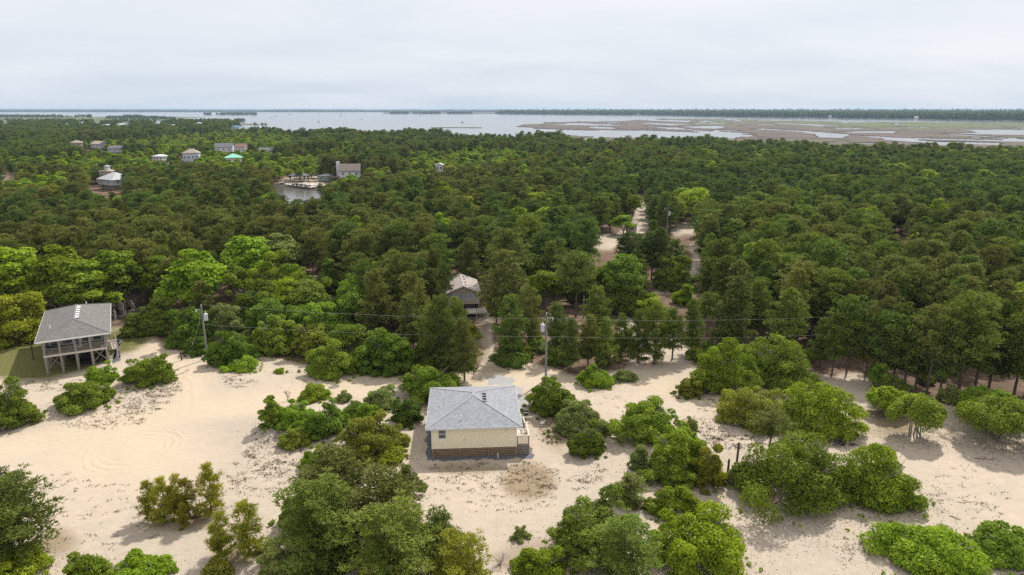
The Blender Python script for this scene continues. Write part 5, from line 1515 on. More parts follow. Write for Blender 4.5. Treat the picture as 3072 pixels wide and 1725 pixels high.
dead_shrub(700, 748, 960, 1012, 'bare reddish twiggy shrub at the dune thicket corner', 'twig_red', 5, 5)
dead_shrub(636, 716, 1058, 1118, 'pale grey dead shrub at the foot of the dune thicket', 'dead', 6, 7)
dead_shrub(1210, 1306, 1368, 1434, 'grey leafless brush in the sand before the vivid low bush', 'dead', 6, 7)
dead_shrub(1376, 1446, 1352, 1430, 'grey leafless brush under the large dark glossy bush', 'dead', 6, 7)
dead_shrub(985, 1030, 1150, 1190, 'grey dead twigs beside the yellow-olive bush', 'dead', 5, 6)
dead_shrub(1790, 1870, 1180, 1232, 'grey dead scrub below the two dark posts', 'dead', 6, 6)
dead_shrub(1858, 1912, 1120, 1160, 'tangle of bare brown twigs behind the tall dark post', 'twig_red', 5, 6)

# ---------------------------------------------------------------- broad-leaved trees, one by one
def tree_v(Lv, Rv, Tv, Bv, kind, mat, label, i=0, name='oak_tree', cat='tree', group=None):
    mid = (Lv + Rv) / 2
    x, y, z = GT(mid, Bv)
    dep = y * CP + (CAM_H - 4) * SP
    rx = (Rv - Lv) * K * dep / FPX / 2; h = ZH(mid, Tv, y) - z
    R0, H0 = {'oak': (3.2, 7.5), 'maple': (2.6, 9.0), 'pine': (2.9, 12.0), 'lpine': (3.0, 12.0), 'fpine': (2.9, 12.0), 'young': (1.15, 3.6)}[kind]
    ms = {'oak': OAKS, 'maple': MAPLES, 'pine': PINES, 'lpine': LPINES, 'fpine': FPINES, 'young': YOUNG}[kind]
    x = XW(mid, (Tv + Bv) / 2, y)
    FOOT.append((x, y, rx * .75))
    return place_tree(name, ms[i % len(ms)], x, y, rx / R0 * 1.04, h / H0, (i * 2.4) % 6.28, mat, label, cat, group)
T = tree_v
S(-70, 128, 712, 872, M['maple_yellow'], 'broad yellow-green oak beside the dark grey stilt house', leaf=.16, name='oak_tree', cat='tree')
T(-50, 112, 628, 800, 'maple', 'maple', 'vivid lime tree behind the broad yellow-green oak', 0, 'maple_tree')
T(88, 216, 628, 800, 'maple', 'maple', 'vivid lime tree behind the stilt house roof', 1, 'maple_tree')
T(158, 278, 664, 806, 'maple', 'oak_bright', 'light green tree directly behind the stilt house', 2, 'maple_tree')
T(232, 354, 636, 786, 'maple', 'oak_bright', 'light green tree above the grey leafless ones', 0, 'maple_tree')
T(422, 562, 640, 810, 'maple', 'maple', 'pale lime tree behind the dark scrub oak', 1, 'maple_tree')
T(360, 440, 650, 770, 'maple', 'maple', 'thin lime sapling tree before the olive pines', 2, 'maple_tree')
S(322, 478, 748, 848, M['oak_dark'], 'dark scrub oak at the corner of the stilt house drive', leaf=.16, name='oak_tree', cat='tree')
S(426, 560, 768, 878, M['oak'], 'round green scrub oak behind the pole near the stilt house', leaf=.16, name='oak_tree', cat='tree')
S(498, 624, 752, 866, M['grey_leaf'], 'pale green scrub oak behind the upper wire', leaf=.16, name='oak_tree', cat='tree')
S(556, 704, 688, 840, M['oak'], 'mid green oak at the lower edge of the oak grove', leaf=.16, name='oak_tree', cat='tree')
S(612, 770, 630, 790, M['oak_bright'], 'light green oak at the crest of the oak grove', leaf=.16, name='oak_tree', cat='tree')
S(690, 848, 660, 815, M['oak_bright'], 'broad light oak in the heart of the oak grove', leaf=.16, name='oak_tree', cat='tree')
S(742, 896, 738, 884, M['oak'], 'broad green oak on the flank of the oak grove', leaf=.16, name='oak_tree', cat='tree')
S(628, 748, 784, 898, M['oak'], 'green scrub oak under the lower wire', leaf=.16, name='oak_tree', cat='tree')
S(726, 846, 790, 906, M['oak_olive'], 'olive scrub oak at the wood edge under the wires', leaf=.16, name='oak_tree', cat='tree')
T(560, 690, 600, 740, 'maple', 'oak_bright', 'pale tree standing above the oak grove', 0, 'maple_tree')
T(655, 760, 596, 720, 'maple', 'grey_leaf', 'silvery green tree above the oak grove', 1, 'maple_tree')
S(786, 868, 640, 745, M['oak_dark'], 'deep green oak beside the oak grove, pine side', leaf=.16, name='oak_tree', cat='tree')
S(900, 1052, 818, 948, M['oak'], 'green oak at the wood edge behind the dome bush', leaf=.16, name='oak_tree', cat='tree')
T(960, 1060, 568, 690, 'maple', 'maple_yellow', 'yellow-green crown tucked in the middle pines', 2, 'maple_tree')
T(1324, 1420, 680, 772, 'oak', 'oak_bright', 'bright green oak above the drive of the beige cottage', 1)
S(1508, 1644, 652, 800, M['oak'], 'round bluish green oak by the sand patch in the pines', leaf=.16, name='oak_tree', cat='tree')
S(1636, 1746, 636, 738, M['oak'], 'green oak clump beyond the round bluish one', leaf=.16, name='oak_tree', cat='tree')
T(1560, 1620, 486, 552, 'oak', 'oak_bright', 'light green tree where the sand track enters the deep forest', 2)
T(1536, 1600, 540, 590, 'oak', 'oak_bright', 'light green tree beside the pinkish roof in the pines', 0)
T(1680, 1760, 470, 545, 'oak', 'oak', 'green crown rising behind the pole in the forest clearing', 1)
T(1700, 1800, 474, 560, 'oak', 'maple', 'lime crowned tree beyond the forest clearing', 3)
T(2080, 2118, 690, 760, 'maple', 'maple', 'small lime crown alone among the eastern pines', 1, 'maple_tree')
T(2330, 2400, 600, 690, 'maple', 'grey_leaf', 'silvery crown among dark pines', 2, 'maple_tree')
T(2186, 2236, 912, 990, 'oak', 'oak', 'green understory tree by the slim pine trunks', 0)
T(2540, 2660, 868, 990, 'oak', 'oak_bright', 'leafy understory tree behind the tall pine trunks', 1)
# leafless grey trees behind the stilt house
for Lv, Rv, Tv, Bv, lab in [(262, 318, 700, 806, 'grey leafless tree behind the stilt house, roof side'), (306, 352, 690, 806, 'grey leafless tree behind the stilt house, oak side'), (358, 380, 742, 800, 'slim grey leafless tree behind the dark scrub oak')]:
    x, y, z = GT((Lv + Rv) / 2, Bv); h = ZH((Lv + Rv) / 2, Tv, y) - z
    t = empty('bare_tree', (x, y, z), 0, lab, 'tree')
    rng = np.random.default_rng(int(Lv))
    twig_mesh(rng, h * .55, .75, 3, 6, .11).build('branches', M['dead'], t)
    MB().tube((0, 0, -.3), (0, 0, h * .16), .16, .12, n=7).build('trunk', M['dead'], t)
    FOOT.append((x, y, 1.5))

# ---------------------------------------------------------------- pines near at hand, one by one
for Lv, Rv, Tv, Bv, mt, lab, i in [
        (738, 950, 1128, 1330, 'pine_brown', 'large olive-brown pine crowning the dune thicket', 2),
        (700, 900, 1210, 1432, 'pine', 'spreading pine at the thicket edge beside the open slope', 4),
        (860, 1066, 1178, 1402, 'pine_brown', 'wide olive pine reaching towards the cream cottage yard', 2),
        (880, 1090, 1270, 1500, 'pine', 'broad pine in front of the olive pines', 4),
        (1040, 1160, 1282, 1440, 'pine', 'slim young pine standing in the cottage yard litter', 0),
        (1078, 1234, 1346, 1520, 'pine_young', 'bushy pine at the edge of the cottage yard brush', 1),
        (-90, 120, 1204, 1410, 'pine', 'big leaning pine above the vivid bush on open sand', 4),
        (-40, 60, 1180, 1330, 'pine_brown', 'olive pine top beside the big leaning pine', 0),
        (1494, 1650, 1308, 1470, 'pine', 'soft grey-green pine beside the large vivid bush', 4),
        (1534, 1634, 1194, 1264, 'pine_brown', 'dark low pine bush on the sand above the glossy bush', 2),
        (1884, 1994, 1040, 1150, 'pine_brown', 'thin pine poking out above the sprawling dark bush', 3)]:
    T(Lv, Rv, Tv, Bv, 'lpine' if 'thin' in lab else 'fpine', mt, lab, i, 'pine_tree')
for Lv, Rv, Tv, Bv, i in [(345, 402, 1214, 1308, 0), (372, 440, 1204, 1312, 1), (412, 470, 1196, 1304, 2), (440, 500, 1208, 1302, 0), (486, 560, 1170, 1296, 1), (440, 478, 1268, 1328, 2)]:
    T(Lv, Rv, Tv, Bv, 'young', 'pine_young', 'young pine in the row of saplings on the open sand', i, 'young_pine', 'tree', 'saplings in a row on the open sand')
for Lv, Rv, Tv, Bv, i, lab in [(512, 590, 1290, 1402, 2, 'young pine in the pair below the sapling row, thicker one'), (572, 668, 1268, 1396, 0, 'young pine in the pair below the sapling row, taller one'), (2188, 2228, 1124, 1176, 1, 'small pine tip above the bush by the dark brush heap')]:
    T(Lv, Rv, Tv, Bv, 'young', 'pine_young', lab, i, 'young_pine')
T(1116, 1184, 776, 880, 'pine', 'pine', 'pine standing before the window wall of the beige cottage', 1, 'pine_tree')
T(1096, 1146, 672, 800, 'lpine', 'pine', 'thin topped pine at the corner of the pinkish roof', 0, 'pine_tree')
# pines along the wood edge
for vx, Bv, Tv, mt, k in [(1112, 936, 742, 'pine', 0), (1168, 958, 800, 'pine_brown', 4), (1085, 915, 770, 'pine', 3), (1040, 900, 740, 'pine_brown', 1), (1150, 890, 748, 'pine', 5), (1285, 905, 742, 'pine', 2), (1330, 868, 720, 'pine_brown', 3),
        (1400, 900, 760, 'pine', 0), (1432, 936, 800, 'pine', 4), (1478, 918, 792, 'pine_brown', 1), (1520, 930, 800, 'pine', 2), (1560, 905, 790, 'pine', 5), (1604, 912, 780, 'pine', 0), (1645, 915, 765, 'pine', 3), (1690, 905, 775, 'pine', 1),
        (1738, 892, 752, 'pine', 4), (1500, 860, 720, 'pine', 0), (2060, 925, 800, 'pine', 1), (2092, 940, 790, 'pine', 3), (2128, 938, 752, 'pine', 4), (2176, 946, 770, 'pine_brown', 0), (2212, 962, 790, 'pine', 2), (2246, 955, 765, 'pine', 5),
        (2274, 968, 798, 'pine', 3), (2302, 972, 784, 'pine', 1), (2330, 992, 776, 'pine_brown', 4), (2362, 990, 800, 'pine', 0), (2408, 1000, 744, 'pine', 4), (2412, 985, 790, 'pine', 2), (2450, 985, 768, 'pine', 3), (2486, 978, 756, 'pine', 1),
        (2548, 1004, 790, 'pine', 4), (2590, 1016, 770, 'pine', 2), (2630, 1030, 775, 'pine', 0), (985, 800, 645, 'pine', 2), (930, 830, 660, 'pine', 4), (900, 770, 640, 'pine_brown', 2), (395, 770, 668, 'pine_brown', 3),
        (1065, 720, 565, 'pine_brown', 4), (1010, 715, 560, 'pine', 2), (1275, 765, 580, 'pine_brown', 2), (1210, 700, 570, 'pine', 0), (1330, 700, 545, 'pine', 4), (1178, 742, 600, 'pine_brown', 3)]:
    x, y, z = GT(vx, Bv); h = ZH(vx, Tv, y) - z
    s_ = h / 12
    lab = ('tall pine with bare trunk at the edge of the eastern pine wood' if vx > 2040 else 'pine at the wood edge behind the sand road and the tall transformer pole' if vx > 1380 and Bv > 840 else
           'pine beside the drive and deck of the beige cottage' if Bv > 840 else 'tall old pine standing behind the oak grove and the beige cottage')
    pm_ = PINES[k % 6] if vx > 2040 else [FPINES[0], PINES[0], PINES[1], FPINES[1], PINES[5], FPINES[2]][k % 6] if Bv > 840 else PINES[k % 6]
    place_tree('pine_tree', pm_, x, y, s_ * random.uniform(.95, 1.15), s_, random.uniform(0, 6.28), mt, lab, 'tree', lab.replace('pine', 'pines', 1).replace('tall old', 'old'))
    FOOT.append((x, y, 1.6))

# ---------------------------------------------------------------- low bushes under the trees
def bush_meshes(seed, R=1.7, h=2.1):
    rng = np.random.default_rng(seed); lumps = []
    for i in range(24):
        a = rng.uniform(0, 6.28); el = math.asin(rng.uniform(.02, 1)); r_ = R * rng.uniform(.2, .36); q = rng.uniform(.7, 1.1)
        lumps.append((math.cos(a) * math.cos(el) * (R - r_ * .7) * q, math.sin(a) * math.cos(el) * (R - r_ * .7) * q, max(r_ * .4, (h - r_ * .6) * math.sin(el) * q), r_, r_ * .75))
    lumps.append((0, 0, h * .3, R * .6, h * .4))
    V, F, tn = lump_foliage(lumps, 4200, .115, rng)
    return stems_mesh(rng, 7, R * .8, R * .8, h * .9, .04), mesh_np('foliage', V, F, M['oak'], tint=tn)
BUSHES = [bush_meshes(201 + i) for i in range(4)]
def place_bush(x, y, s1, s2, mat, label, group):
    t = empty('understory_bush', (x, y, h1(x, y)), random.uniform(0, 6.28), label, 'bush', group)
    t.scale = (s1, s1, s2); ms = random.choice(BUSHES)
    link('stems', ms[0], t); b = link('foliage', ms[1], t)
    b.material_slots[0].link = 'OBJECT'; b.material_slots[0].material = M[mat]
for k in range(170):
    vx = random.uniform(-40, 2640)
    vy = np.interp(vx, lx[:, 0], lx[:, 1]) - 8 - abs(random.gauss(0, 34))
    if vx < 420: vy = random.uniform(770, 826)
    x, y = G(vx, vy)
    if any(in_poly(np.array([vx]), np.array([vy]), pl)[0] for pl in CLEAR) or (1190 < vx < 1260) or (80 < vx < 420 and vy > 815): continue
    if any(math.hypot(x - a, y - b) < r * .7 + .4 for a, b, r in FOOT): continue
    if vx > 2040 and random.random() < .35: continue
    zone = ('behind the dark grey stilt house' if vx < 420 else 'at the foot of the oak grove' if vx < 900 else 'beside the drive of the beige cottage' if vx < 1330 else
            'under the pines behind the sand road' if vx < 1740 else 'under the pines behind the huge bright thicket' if vx < 2100 else 'among the bare trunks of the eastern pine wood')
    mt = random.choice(['oak', 'oak', 'oak_dark', 'oak_bright', 'oak_olive', 'grey_leaf'])
    tone = {'oak': 'green', 'oak_dark': 'dark green', 'oak_bright': 'light green', 'oak_olive': 'olive', 'grey_leaf': 'grey-green'}[mt]
    place_bush(x, y, random.uniform(.7, 1.35), random.uniform(.7, 1.4), mt, 'low %s bush %s' % (tone, zone), 'low %s bushes %s' % (tone, zone))
    FOOT.append((x, y, .4))

# ---------------------------------------------------------------- the forest
KEEP += [(1506, 594, 1540, 608, 200), (1572, 562, 1612, 580, 222), (1704, 570, 1745, 584, 222), (1741, 622, 1752, 662, 165), (1610, 854, 1670, 864, 108), (1566, 800, 1584, 832, 114), (1118, 690, 1222, 786, 126), (1196, 790, 1240, 870, 122), (710, 464, 782, 472, 345), (714, 472, 760, 486, 345), (722, 488, 742, 497, 345), (1606, 492, 1618, 545, 330), (1576, 556, 1600, 575, 225), (1698, 566, 1712, 580, 225), (1740, 616, 1748, 640, 170),
         (1680, 710, 1720, 718, 135), (2240, 568, 2290, 580, 235), (1562, 790, 1580, 830, 116), (1600, 852, 1660, 864, 110), (80, 760, 290, 830, 112), (500, 770, 530, 880, 102), (0, 428, 38, 448, 400), (395, 396, 440, 404, 470),
         (1366, 785, 1380, 930, 95), (1516, 656, 1636, 730, 133), (1336, 684, 1408, 730, 140), (1694, 714, 1748, 748, 142), (1584, 740, 1672, 775, 131), (1648, 640, 1736, 675, 148), (794, 646, 860, 690, 150), (1566, 488, 1614, 520, 240), (570, 602, 680, 650, 150)]
SKIPPOLY = list(zip(CLEAR, CLEAR_SKIP)) + [([(1120, 690), (1222, 690), (1260, 800), (1100, 800)], .97)]
OAKZ = [(120, 700, 190, 70, .85, 'm'), (700, 740, 190, 110, .95, 'o'), (470, 358, 300, 15, .85, 'o'), (560, 345, 180, 14, .9, 'o'), (420, 396, 300, 20, .75, 'o'), (620, 402, 170, 26, .85, 'o'), (1180, 395, 190, 26, .92, 'o'),
        (810, 385, 100, 16, .6, 'o'), (760, 420, 90, 14, .85, 'o'), (640, 330, 110, 10, .7, 'm'), (60, 455, 130, 26, .6, 'o'), (130, 405, 130, 16, .5, 'o'), (980, 430, 110, 14, .8, 'o'), (860, 450, 60, 14, .6, 'o'), (1700, 480, 70, 16, .4, 'm'),
        (300, 420, 120, 12, .5, 'o'), (700, 350, 90, 14, .7, 'o'), (560, 480, 60, 30, .35, 'm')]
rng = np.random.default_rng(99)
pts = []
yy = 104.0
while yy < 1500:
    sp_ = 4.7 + min(3.0, yy / 260)
    half = yy * .83 + 26
    X = np.arange(-half, half, sp_) + rng.uniform(-.42, .42, len(np.arange(-half, half, sp_))) * sp_
    Y = yy + rng.uniform(-.42, .42, len(X)) * sp_
    pts.append(np.stack([X, Y], -1)); yy += sp_ * .92
pts = np.concatenate(pts)
X, Y = pts[:, 0], pts[:, 1]
bvx, bvy = PV(X, Y, np.zeros_like(X))
ok = bvy < np.interp(bvx, lx[:, 0], lx[:, 1]) - 12
ok &= ~((bvx < 430) & (bvy > 800)) & ~((bvx < 640) & (bvy > 835))
ok &= ~beyond(X, Y, 11, 0)
for pl, pk in SKIPPOLY: ok &= ~(in_poly(bvx, bvy, pl) & (rng.random(len(X)) < pk))
ok &= ~in_poly(X, Y, CANAL) & (poly_dist(X, Y, CANAL) > 3)
for fx_, fy_, fr in FOOT: ok &= np.hypot(X - fx_, Y - fy_) > fr + 1.2
cr_ = np.where(rng.random(len(X)) < .16, rng.uniform(.5, .75, len(X)), rng.uniform(.78, 1.2, len(X))) * (.80 + .46 * fbm(X, Y, .02, 3))
hh = np.where(True, 12.0 * cr_, 0)
mvx, mvy = PV(X, Y, hh * .75)
poak = np.full(len(X), .075)
for a, b, rx, ry, p_, k_ in OAKZ: poak = np.maximum(poak, p_ * (np.hypot((mvx - a) / rx, (mvy - b) / ry) < 1 + .25 * (fbm(X, Y, .03, 2) - .4)))
isoak = rng.random(len(X)) < poak
hh = np.where(isoak, 7.2 * rng.uniform(.8, 1.25, len(X)) * np.where(poak < .1, 1.3, 1.0), hh)
hh = np.where((poak > .4) & ~isoak & (Y > 200), hh * .78, hh)
rr_ = np.where(isoak, 3.4, 2.9) * hh / np.where(isoak, 7.2, 12)
tvx, tvy = PV(X, Y, hh * 1.02)
dep = Y * CP + (CAM_H - 6) * SP
wpx = rr_ * FPX / dep / K
mbv = PV(X, Y, hh * .22)[1]
for (a, b, c, d, dist) in KEEP:
    ok &= ~((Y < dist + 1) & (mvx + wpx * .8 > a) & (mvx - wpx * .8 < c) & (tvy < d) & (mbv > b))
ok &= (np.abs(mvx - 1287) < 1287 + wpx + 60) | (Y < 200) & (np.abs(mvx - 1287) < 1500)
X, Y, hh, isoak, bvx, mvx, mvy = [q_[ok] for q_ in (X, Y, hh, isoak, bvx, mvx, mvy)]
order = np.argsort(Y)
X, Y, hh, isoak, bvx, mvx, mvy = [q_[order] for q_ in (X, Y, hh, isoak, bvx, mvx, mvy)]
hu = fbm(X, Y, .012, 3) + .10 * rng.normal(size=len(X))
near_p = np.nonzero(~isoak & (np.abs(mvx - 1287) < 1310))[0][:235]
near_o = np.nonzero(isoak & (np.abs(mvx - 1287) < 1310))[0][:170]
MARKS = [((-78, 125), 'behind the stilt house and its lime trees'), ((-45, 130), 'behind the oak grove'), ((-22, 140), 'between oak grove and beige cottage'), ((-2, 142), 'behind the beige cottage'), ((18, 118), 'by the slim service pole'),
         ((30, 140), 'around the sand patch inside the pines'), ((40, 112), 'behind the huge bright thicket'), ((62, 118), 'behind the bare trunks of the wood edge'), ((75, 145), 'deep in the eastern pine wood'), ((-60, 165), 'well behind the lime trees'),
         ((10, 170), 'beyond the round bluish oak'), ((95, 120), 'behind the flat topped shrub')]
def pine_label(x, y, tone, dome):
    mk = min(MARKS, key=lambda m_: math.hypot(m_[0][0] - x, m_[0][1] - y))[1]
    return '%s %s pine %s' % ('round headed' if dome else 'pointed', {'pine_brown': 'olive', 'pine_dark': 'deep green', 'pine': 'mid green'}[tone], mk)
for i in near_p:
    s_ = hh[i] / 12; br_ = (X[i] < 10 and hu[i] < .49) or hu[i] < .29
    pk_ = int(rng.integers(6)); tn_ = 'pine_brown' if br_ else ('pine_dark' if hu[i] > .5 else 'pine')
    lab = pine_label(X[i], Y[i], tn_, pk_ in (2, 4))
    place_tree('pine_tree', PINES[pk_], X[i], Y[i], s_ * rng.uniform(.98, 1.36), s_, rng.uniform(0, 6.28), tn_, lab, 'tree', lab.replace(' pine ', ' pines ', 1))
for i in near_o:
    s_ = hh[i] / 7.5; mp_ = rng.random() < .22
    far_ = Y[i] > 230
    mk = min(MARKS, key=lambda m_: math.hypot(m_[0][0] - X[i], m_[0][1] - Y[i]))[1]
    om_ = ('oak', 'oak_dark', 'oak_bright', 'oak_olive')[int(rng.integers(4))]; ot_ = {'oak': 'mid green', 'oak_dark': 'dark green', 'oak_bright': 'light green', 'oak_olive': 'olive'}[om_]
    if mp_:
        lab = 'lime green tree rising among the far woods' if far_ else 'lime green tree ' + mk
        place_tree('maple_tree', MAPLES[int(rng.integers(3))], X[i], Y[i], s_ * .95, s_ * .95, rng.uniform(0, 6.28), 'maple' if rng.random() < .5 else 'oak_bright', lab, 'tree', lab.replace(' tree ', ' trees ', 1))
    else:
        lab = ('rounded %s oak in the far low oak woods' % ot_) if far_ else 'rounded %s oak %s' % (ot_, mk)
        place_tree('oak_tree', OAKS[int(rng.integers(4))], X[i], Y[i], s_ * rng.uniform(.95, 1.2), s_, rng.uniform(0, 6.28), om_, lab, 'tree', 'group of ' + lab.replace(' oak ', ' oaks ', 1))
snag_m = []
for k in range(3):
    r2 = np.random.default_rng(300 + k); tw = twig_mesh(r2, 5.6, .55, 2, 6, .10)
    mk_ = bpy.data.meshes.new('branches'); mk_.from_pydata([tuple(v) for v in tw.v], [], tw.f); mk_.materials.append(M['dead'])
    tk = MB().tube((0, 0, -.3), (0, 0, 3.0), .17, .13, n=7); mt_ = bpy.data.meshes.new('trunk'); mt_.from_pydata(tk.v, [], tk.f); mt_.materials.append(M['dead']); snag_m.append((mt_, mk_))
for i in near_p[::14]:
    x_s, y_s = X[i] + 2.2, Y[i] - 1.2
    mk = min(MARKS, key=lambda m_: math.hypot(m_[0][0] - x_s, m_[0][1] - y_s))[1]
    t = empty('bare_tree', (x_s, y_s, h1(x_s, y_s)), random.uniform(0, 6.28), 'grey dead snag ' + mk, 'tree', 'grey dead snags in the pine wood')
    sm = random.choice(snag_m); t.scale = (random.uniform(.9, 1.2),) * 2 + (random.uniform(.9, 1.15),)
    link('trunk', sm[0], t); b_ = link('branches', sm[1], t); b_.location = (0, 0, 2.8)
rest = np.ones(len(X), bool); rest[near_p] = False; rest[near_o] = False

cache = {}
def proto_coll(name, items):
    """source shapes for the massed forest; kept out of the scene itself"""
    cl_ = bpy.data.collections.new(name)
    for k, (ms, mt) in enumerate(items):
        me_ = cache.get(id(ms))
        if me_ is None:
            bm_ = bmesh.new(); bm_.from_mesh(ms[1]); n_ = len(bm_.faces)
            bm_.from_mesh(ms[0]); bm_.faces.ensure_lookup_table()
            for f_ in bm_.faces[n_:]: f_.material_index = 1
            me_ = bpy.data.meshes.new('tree_source'); bm_.to_mesh(me_); bm_.free()
            me_.materials.append(ms[1].materials[0]); me_.materials.append(ms[0].materials[0])
            cache[id(ms)] = me_
        o = bpy.data.objects.new('%s_%02d' % (name, k), me_)
        o.material_slots[0].link = 'OBJECT'; o.material_slots[0].material = M[mt]
        cl_.objects.link(o)
    return cl_
def massed(name, P, rot, scl, idx_, coll, label, cat):
    me = bpy.data.meshes.new(name)
    me.vertices.add(len(P)); me.vertices.foreach_set('co', np.ascontiguousarray(P, np.float32).ravel())
    for nm, ty, arr in (('rotz', 'FLOAT_VECTOR', np.stack([rot * 0, rot * 0, rot], -1)), ('scl', 'FLOAT_VECTOR', scl), ('idx', 'INT', idx_)):
        a_ = me.attributes.new(nm, ty, 'POINT')
        a_.data.foreach_set('vector' if ty == 'FLOAT_VECTOR' else 'value', np.ascontiguousarray(arr, np.float32 if ty != 'INT' else np.int32).ravel())
    o = setp(link(name, me), label, cat, kind='stuff')
    ng = bpy.data.node_groups.new(name + '_spread', 'GeometryNodeTree')
    ng.interface.new_socket('Geometry', in_out='INPUT', socket_type='NodeSocketGeometry'); ng.interface.new_socket('Geometry', in_out='OUTPUT', socket_type='NodeSocketGeometry')
    gi = ng.nodes.new('NodeGroupInput'); go = ng.nodes.new('NodeGroupOutput'); ip = ng.nodes.new('GeometryNodeInstanceOnPoints')
    ci = ng.nodes.new('GeometryNodeCollectionInfo'); ci.inputs['Collection'].default_value = coll; ci.inputs['Separate Children'].default_value = True; ci.inputs['Reset Children'].default_value = True
    def attr(nm, ty):
        a_ = ng.nodes.new('GeometryNodeInputNamedAttribute'); a_.data_type = ty; a_.inputs['Name'].default_value = nm
        return a_.outputs['Attribute']
    ip.inputs['Pick Instance'].default_value = True
    k = ng.links.new
    k(gi.outputs[0], ip.inputs['Points']); k(ci.outputs[0], ip.inputs['Instance']); k(attr('idx', 'INT'), ip.inputs['Instance Index'])
    k(attr('rotz', 'FLOAT_VECTOR'), ip.inputs['Rotation']); k(attr('scl', 'FLOAT_VECTOR'), ip.inputs['Scale']); k(ip.outputs[0], go.inputs[0])
    md = o.modifiers.new('spread', 'NODES'); md.node_group = ng
    return o
PSET = PINES + LPINES
pc = proto_coll('pine_source', [(PSET[k], mt) for mt in ('pine', 'pine_brown', 'pine_dark') for k in range(8)])
oc = proto_coll('oak_source', [(OAKS[k], mt) for mt in ('oak', 'oak_dark', 'oak_bright', 'oak_olive') for k in range(4)] + [(MAPLES[k], mt) for mt in ('maple', 'oak_bright') for k in range(3)])
sel = np.nonzero(rest & ~isoak)[0]
s_ = hh[sel] / 12
sl = np.stack([s_ * rng.uniform(1.0, 1.4, len(sel)), s_ * rng.uniform(1.0, 1.4, len(sel)), s_], -1)
sl *= (1 + np.clip((Y[sel] - 350) / 2400, 0, .35))[:, None] * np.array([1, 1, .93])
tone = np.where((X[sel] < 10) & (hu[sel] < .47) & (Y[sel] < 420) | (hu[sel] < .26), 1, np.where(hu[sel] > .47, 2, 0))
massed('pine_forest', np.stack([X[sel], Y[sel], hgt(X[sel], Y[sel])], -1), rng.uniform(0, 6.28, len(sel)), sl, tone * 8 + rng.choice(8, len(sel), p=[.16, .15, .16, .15, .14, .14, .05, .05]), pc, 'dense dark pine forest covering the land to the marsh', 'forest')
sel = np.nonzero(rest & isoak)[0]
s_ = hh[sel] / 7.5
sl = np.stack([s_ * 1.15, s_ * 1.15, s_], -1)
ii = np.where(rng.random(len(sel)) < .2, 16 + rng.integers(0, 6, len(sel)), rng.choice(4, len(sel), p=[.3, .1, .45, .15]) * 4 + rng.integers(0, 4, len(sel)))
massed('oak_wood', np.stack([X[sel], Y[sel], hgt(X[sel], Y[sel])], -1), rng.uniform(0, 6.28, len(sel)), sl, ii, oc, 'low rounded green oak woods among the scattered houses', 'woods')
print('TREES', len(near_p), len(near_o), int((rest & ~isoak).sum()), int((rest & isoak).sum()))

# woods on the far shore, on the marsh islets and on the spit
FP = []
fa = np.array(FARLINE)
n = 11000
px_ = rng.uniform(1500, 3200, n); dd = rng.exponential(420, n) * (1 + (rng.random(n) < .3) * 3)
base_y = np.array([G(1288, b / K)[1] for b in np.interp(px_, fa[:, 0], fa[:, 1])]) + 18
yy_ = base_y + dd
xx_ = (px_ - CX) / FPX * (base_y * CP + CAM_H * SP) * yy_ / base_y
FP.append((xx_, yy_, rng.uniform(1.4, 2.15, n) * (1 + dd / 9000)))
n = 900   # thin island woods
px_ = rng.uniform(1168, 1520, n); gate = (fbm(px_, px_ * 0, .03, 3) + .12 * rng.random(n)) > .43
base_y = np.full(n, G(1288, 341.6 / K)[1]) + rng.exponential(60, n) + 20
FP.append((((px_ - CX) / FPX * base_y * CP)[gate], base_y[gate], rng.uniform(.8, 1.5, n)[gate]))
for (a0, a1, b0, b1, n, s0) in [(0, 275, 347.5, 353.5, 700, .75), (307, 500, 348.5, 357, 800, .8), (480, 560, 354, 359, 200, .6), (612, 770, 342.5, 344.8, 500, 1.1), (560, 735, 362, 373, 600, .7), (735, 800, 373, 375.5, 60, .45), (0, 480, 360, 368, 500, .6)]:
    px_ = rng.uniform(a0, a1, n); py_ = rng.uniform(b0, b1, n)
    gate = fbm(px_, py_ * 6, .02, 3) > .40
    y_ = np.array([G(1288, q_ / K)[1] for q_ in py_]); x_ = (px_ - CX) / FPX * (y_ * CP + CAM_H * SP)
    FP.append((x_[gate], y_[gate], (s0 * rng.uniform(.6, 1.2, n))[gate]))
x_, y_, s_ = [np.concatenate([q_[k] for q_ in FP]) for k in range(3)]
okf = np.ones(len(x_), bool)
for fx_, fy_, fr in FOOT:
    if fy_ > 1500: okf &= ~((np.abs(x_ - fx_) < fr * .8) & (y_ < fy_ + 10) & (y_ > fy_ - 400))
x_, y_, s_ = x_[okf], y_[okf], s_[okf]
massed('far_shore_woods', np.stack([x_, y_, np.full(len(x_), -.5)], -1), rng.uniform(0, 6.28, len(x_)), np.stack([s_ * 1.5, s_ * 1.5, s_], -1), 16 + rng.integers(0, 6, len(x_)), pc, 'dark woods along the far shore and on the marsh islets', 'woods')

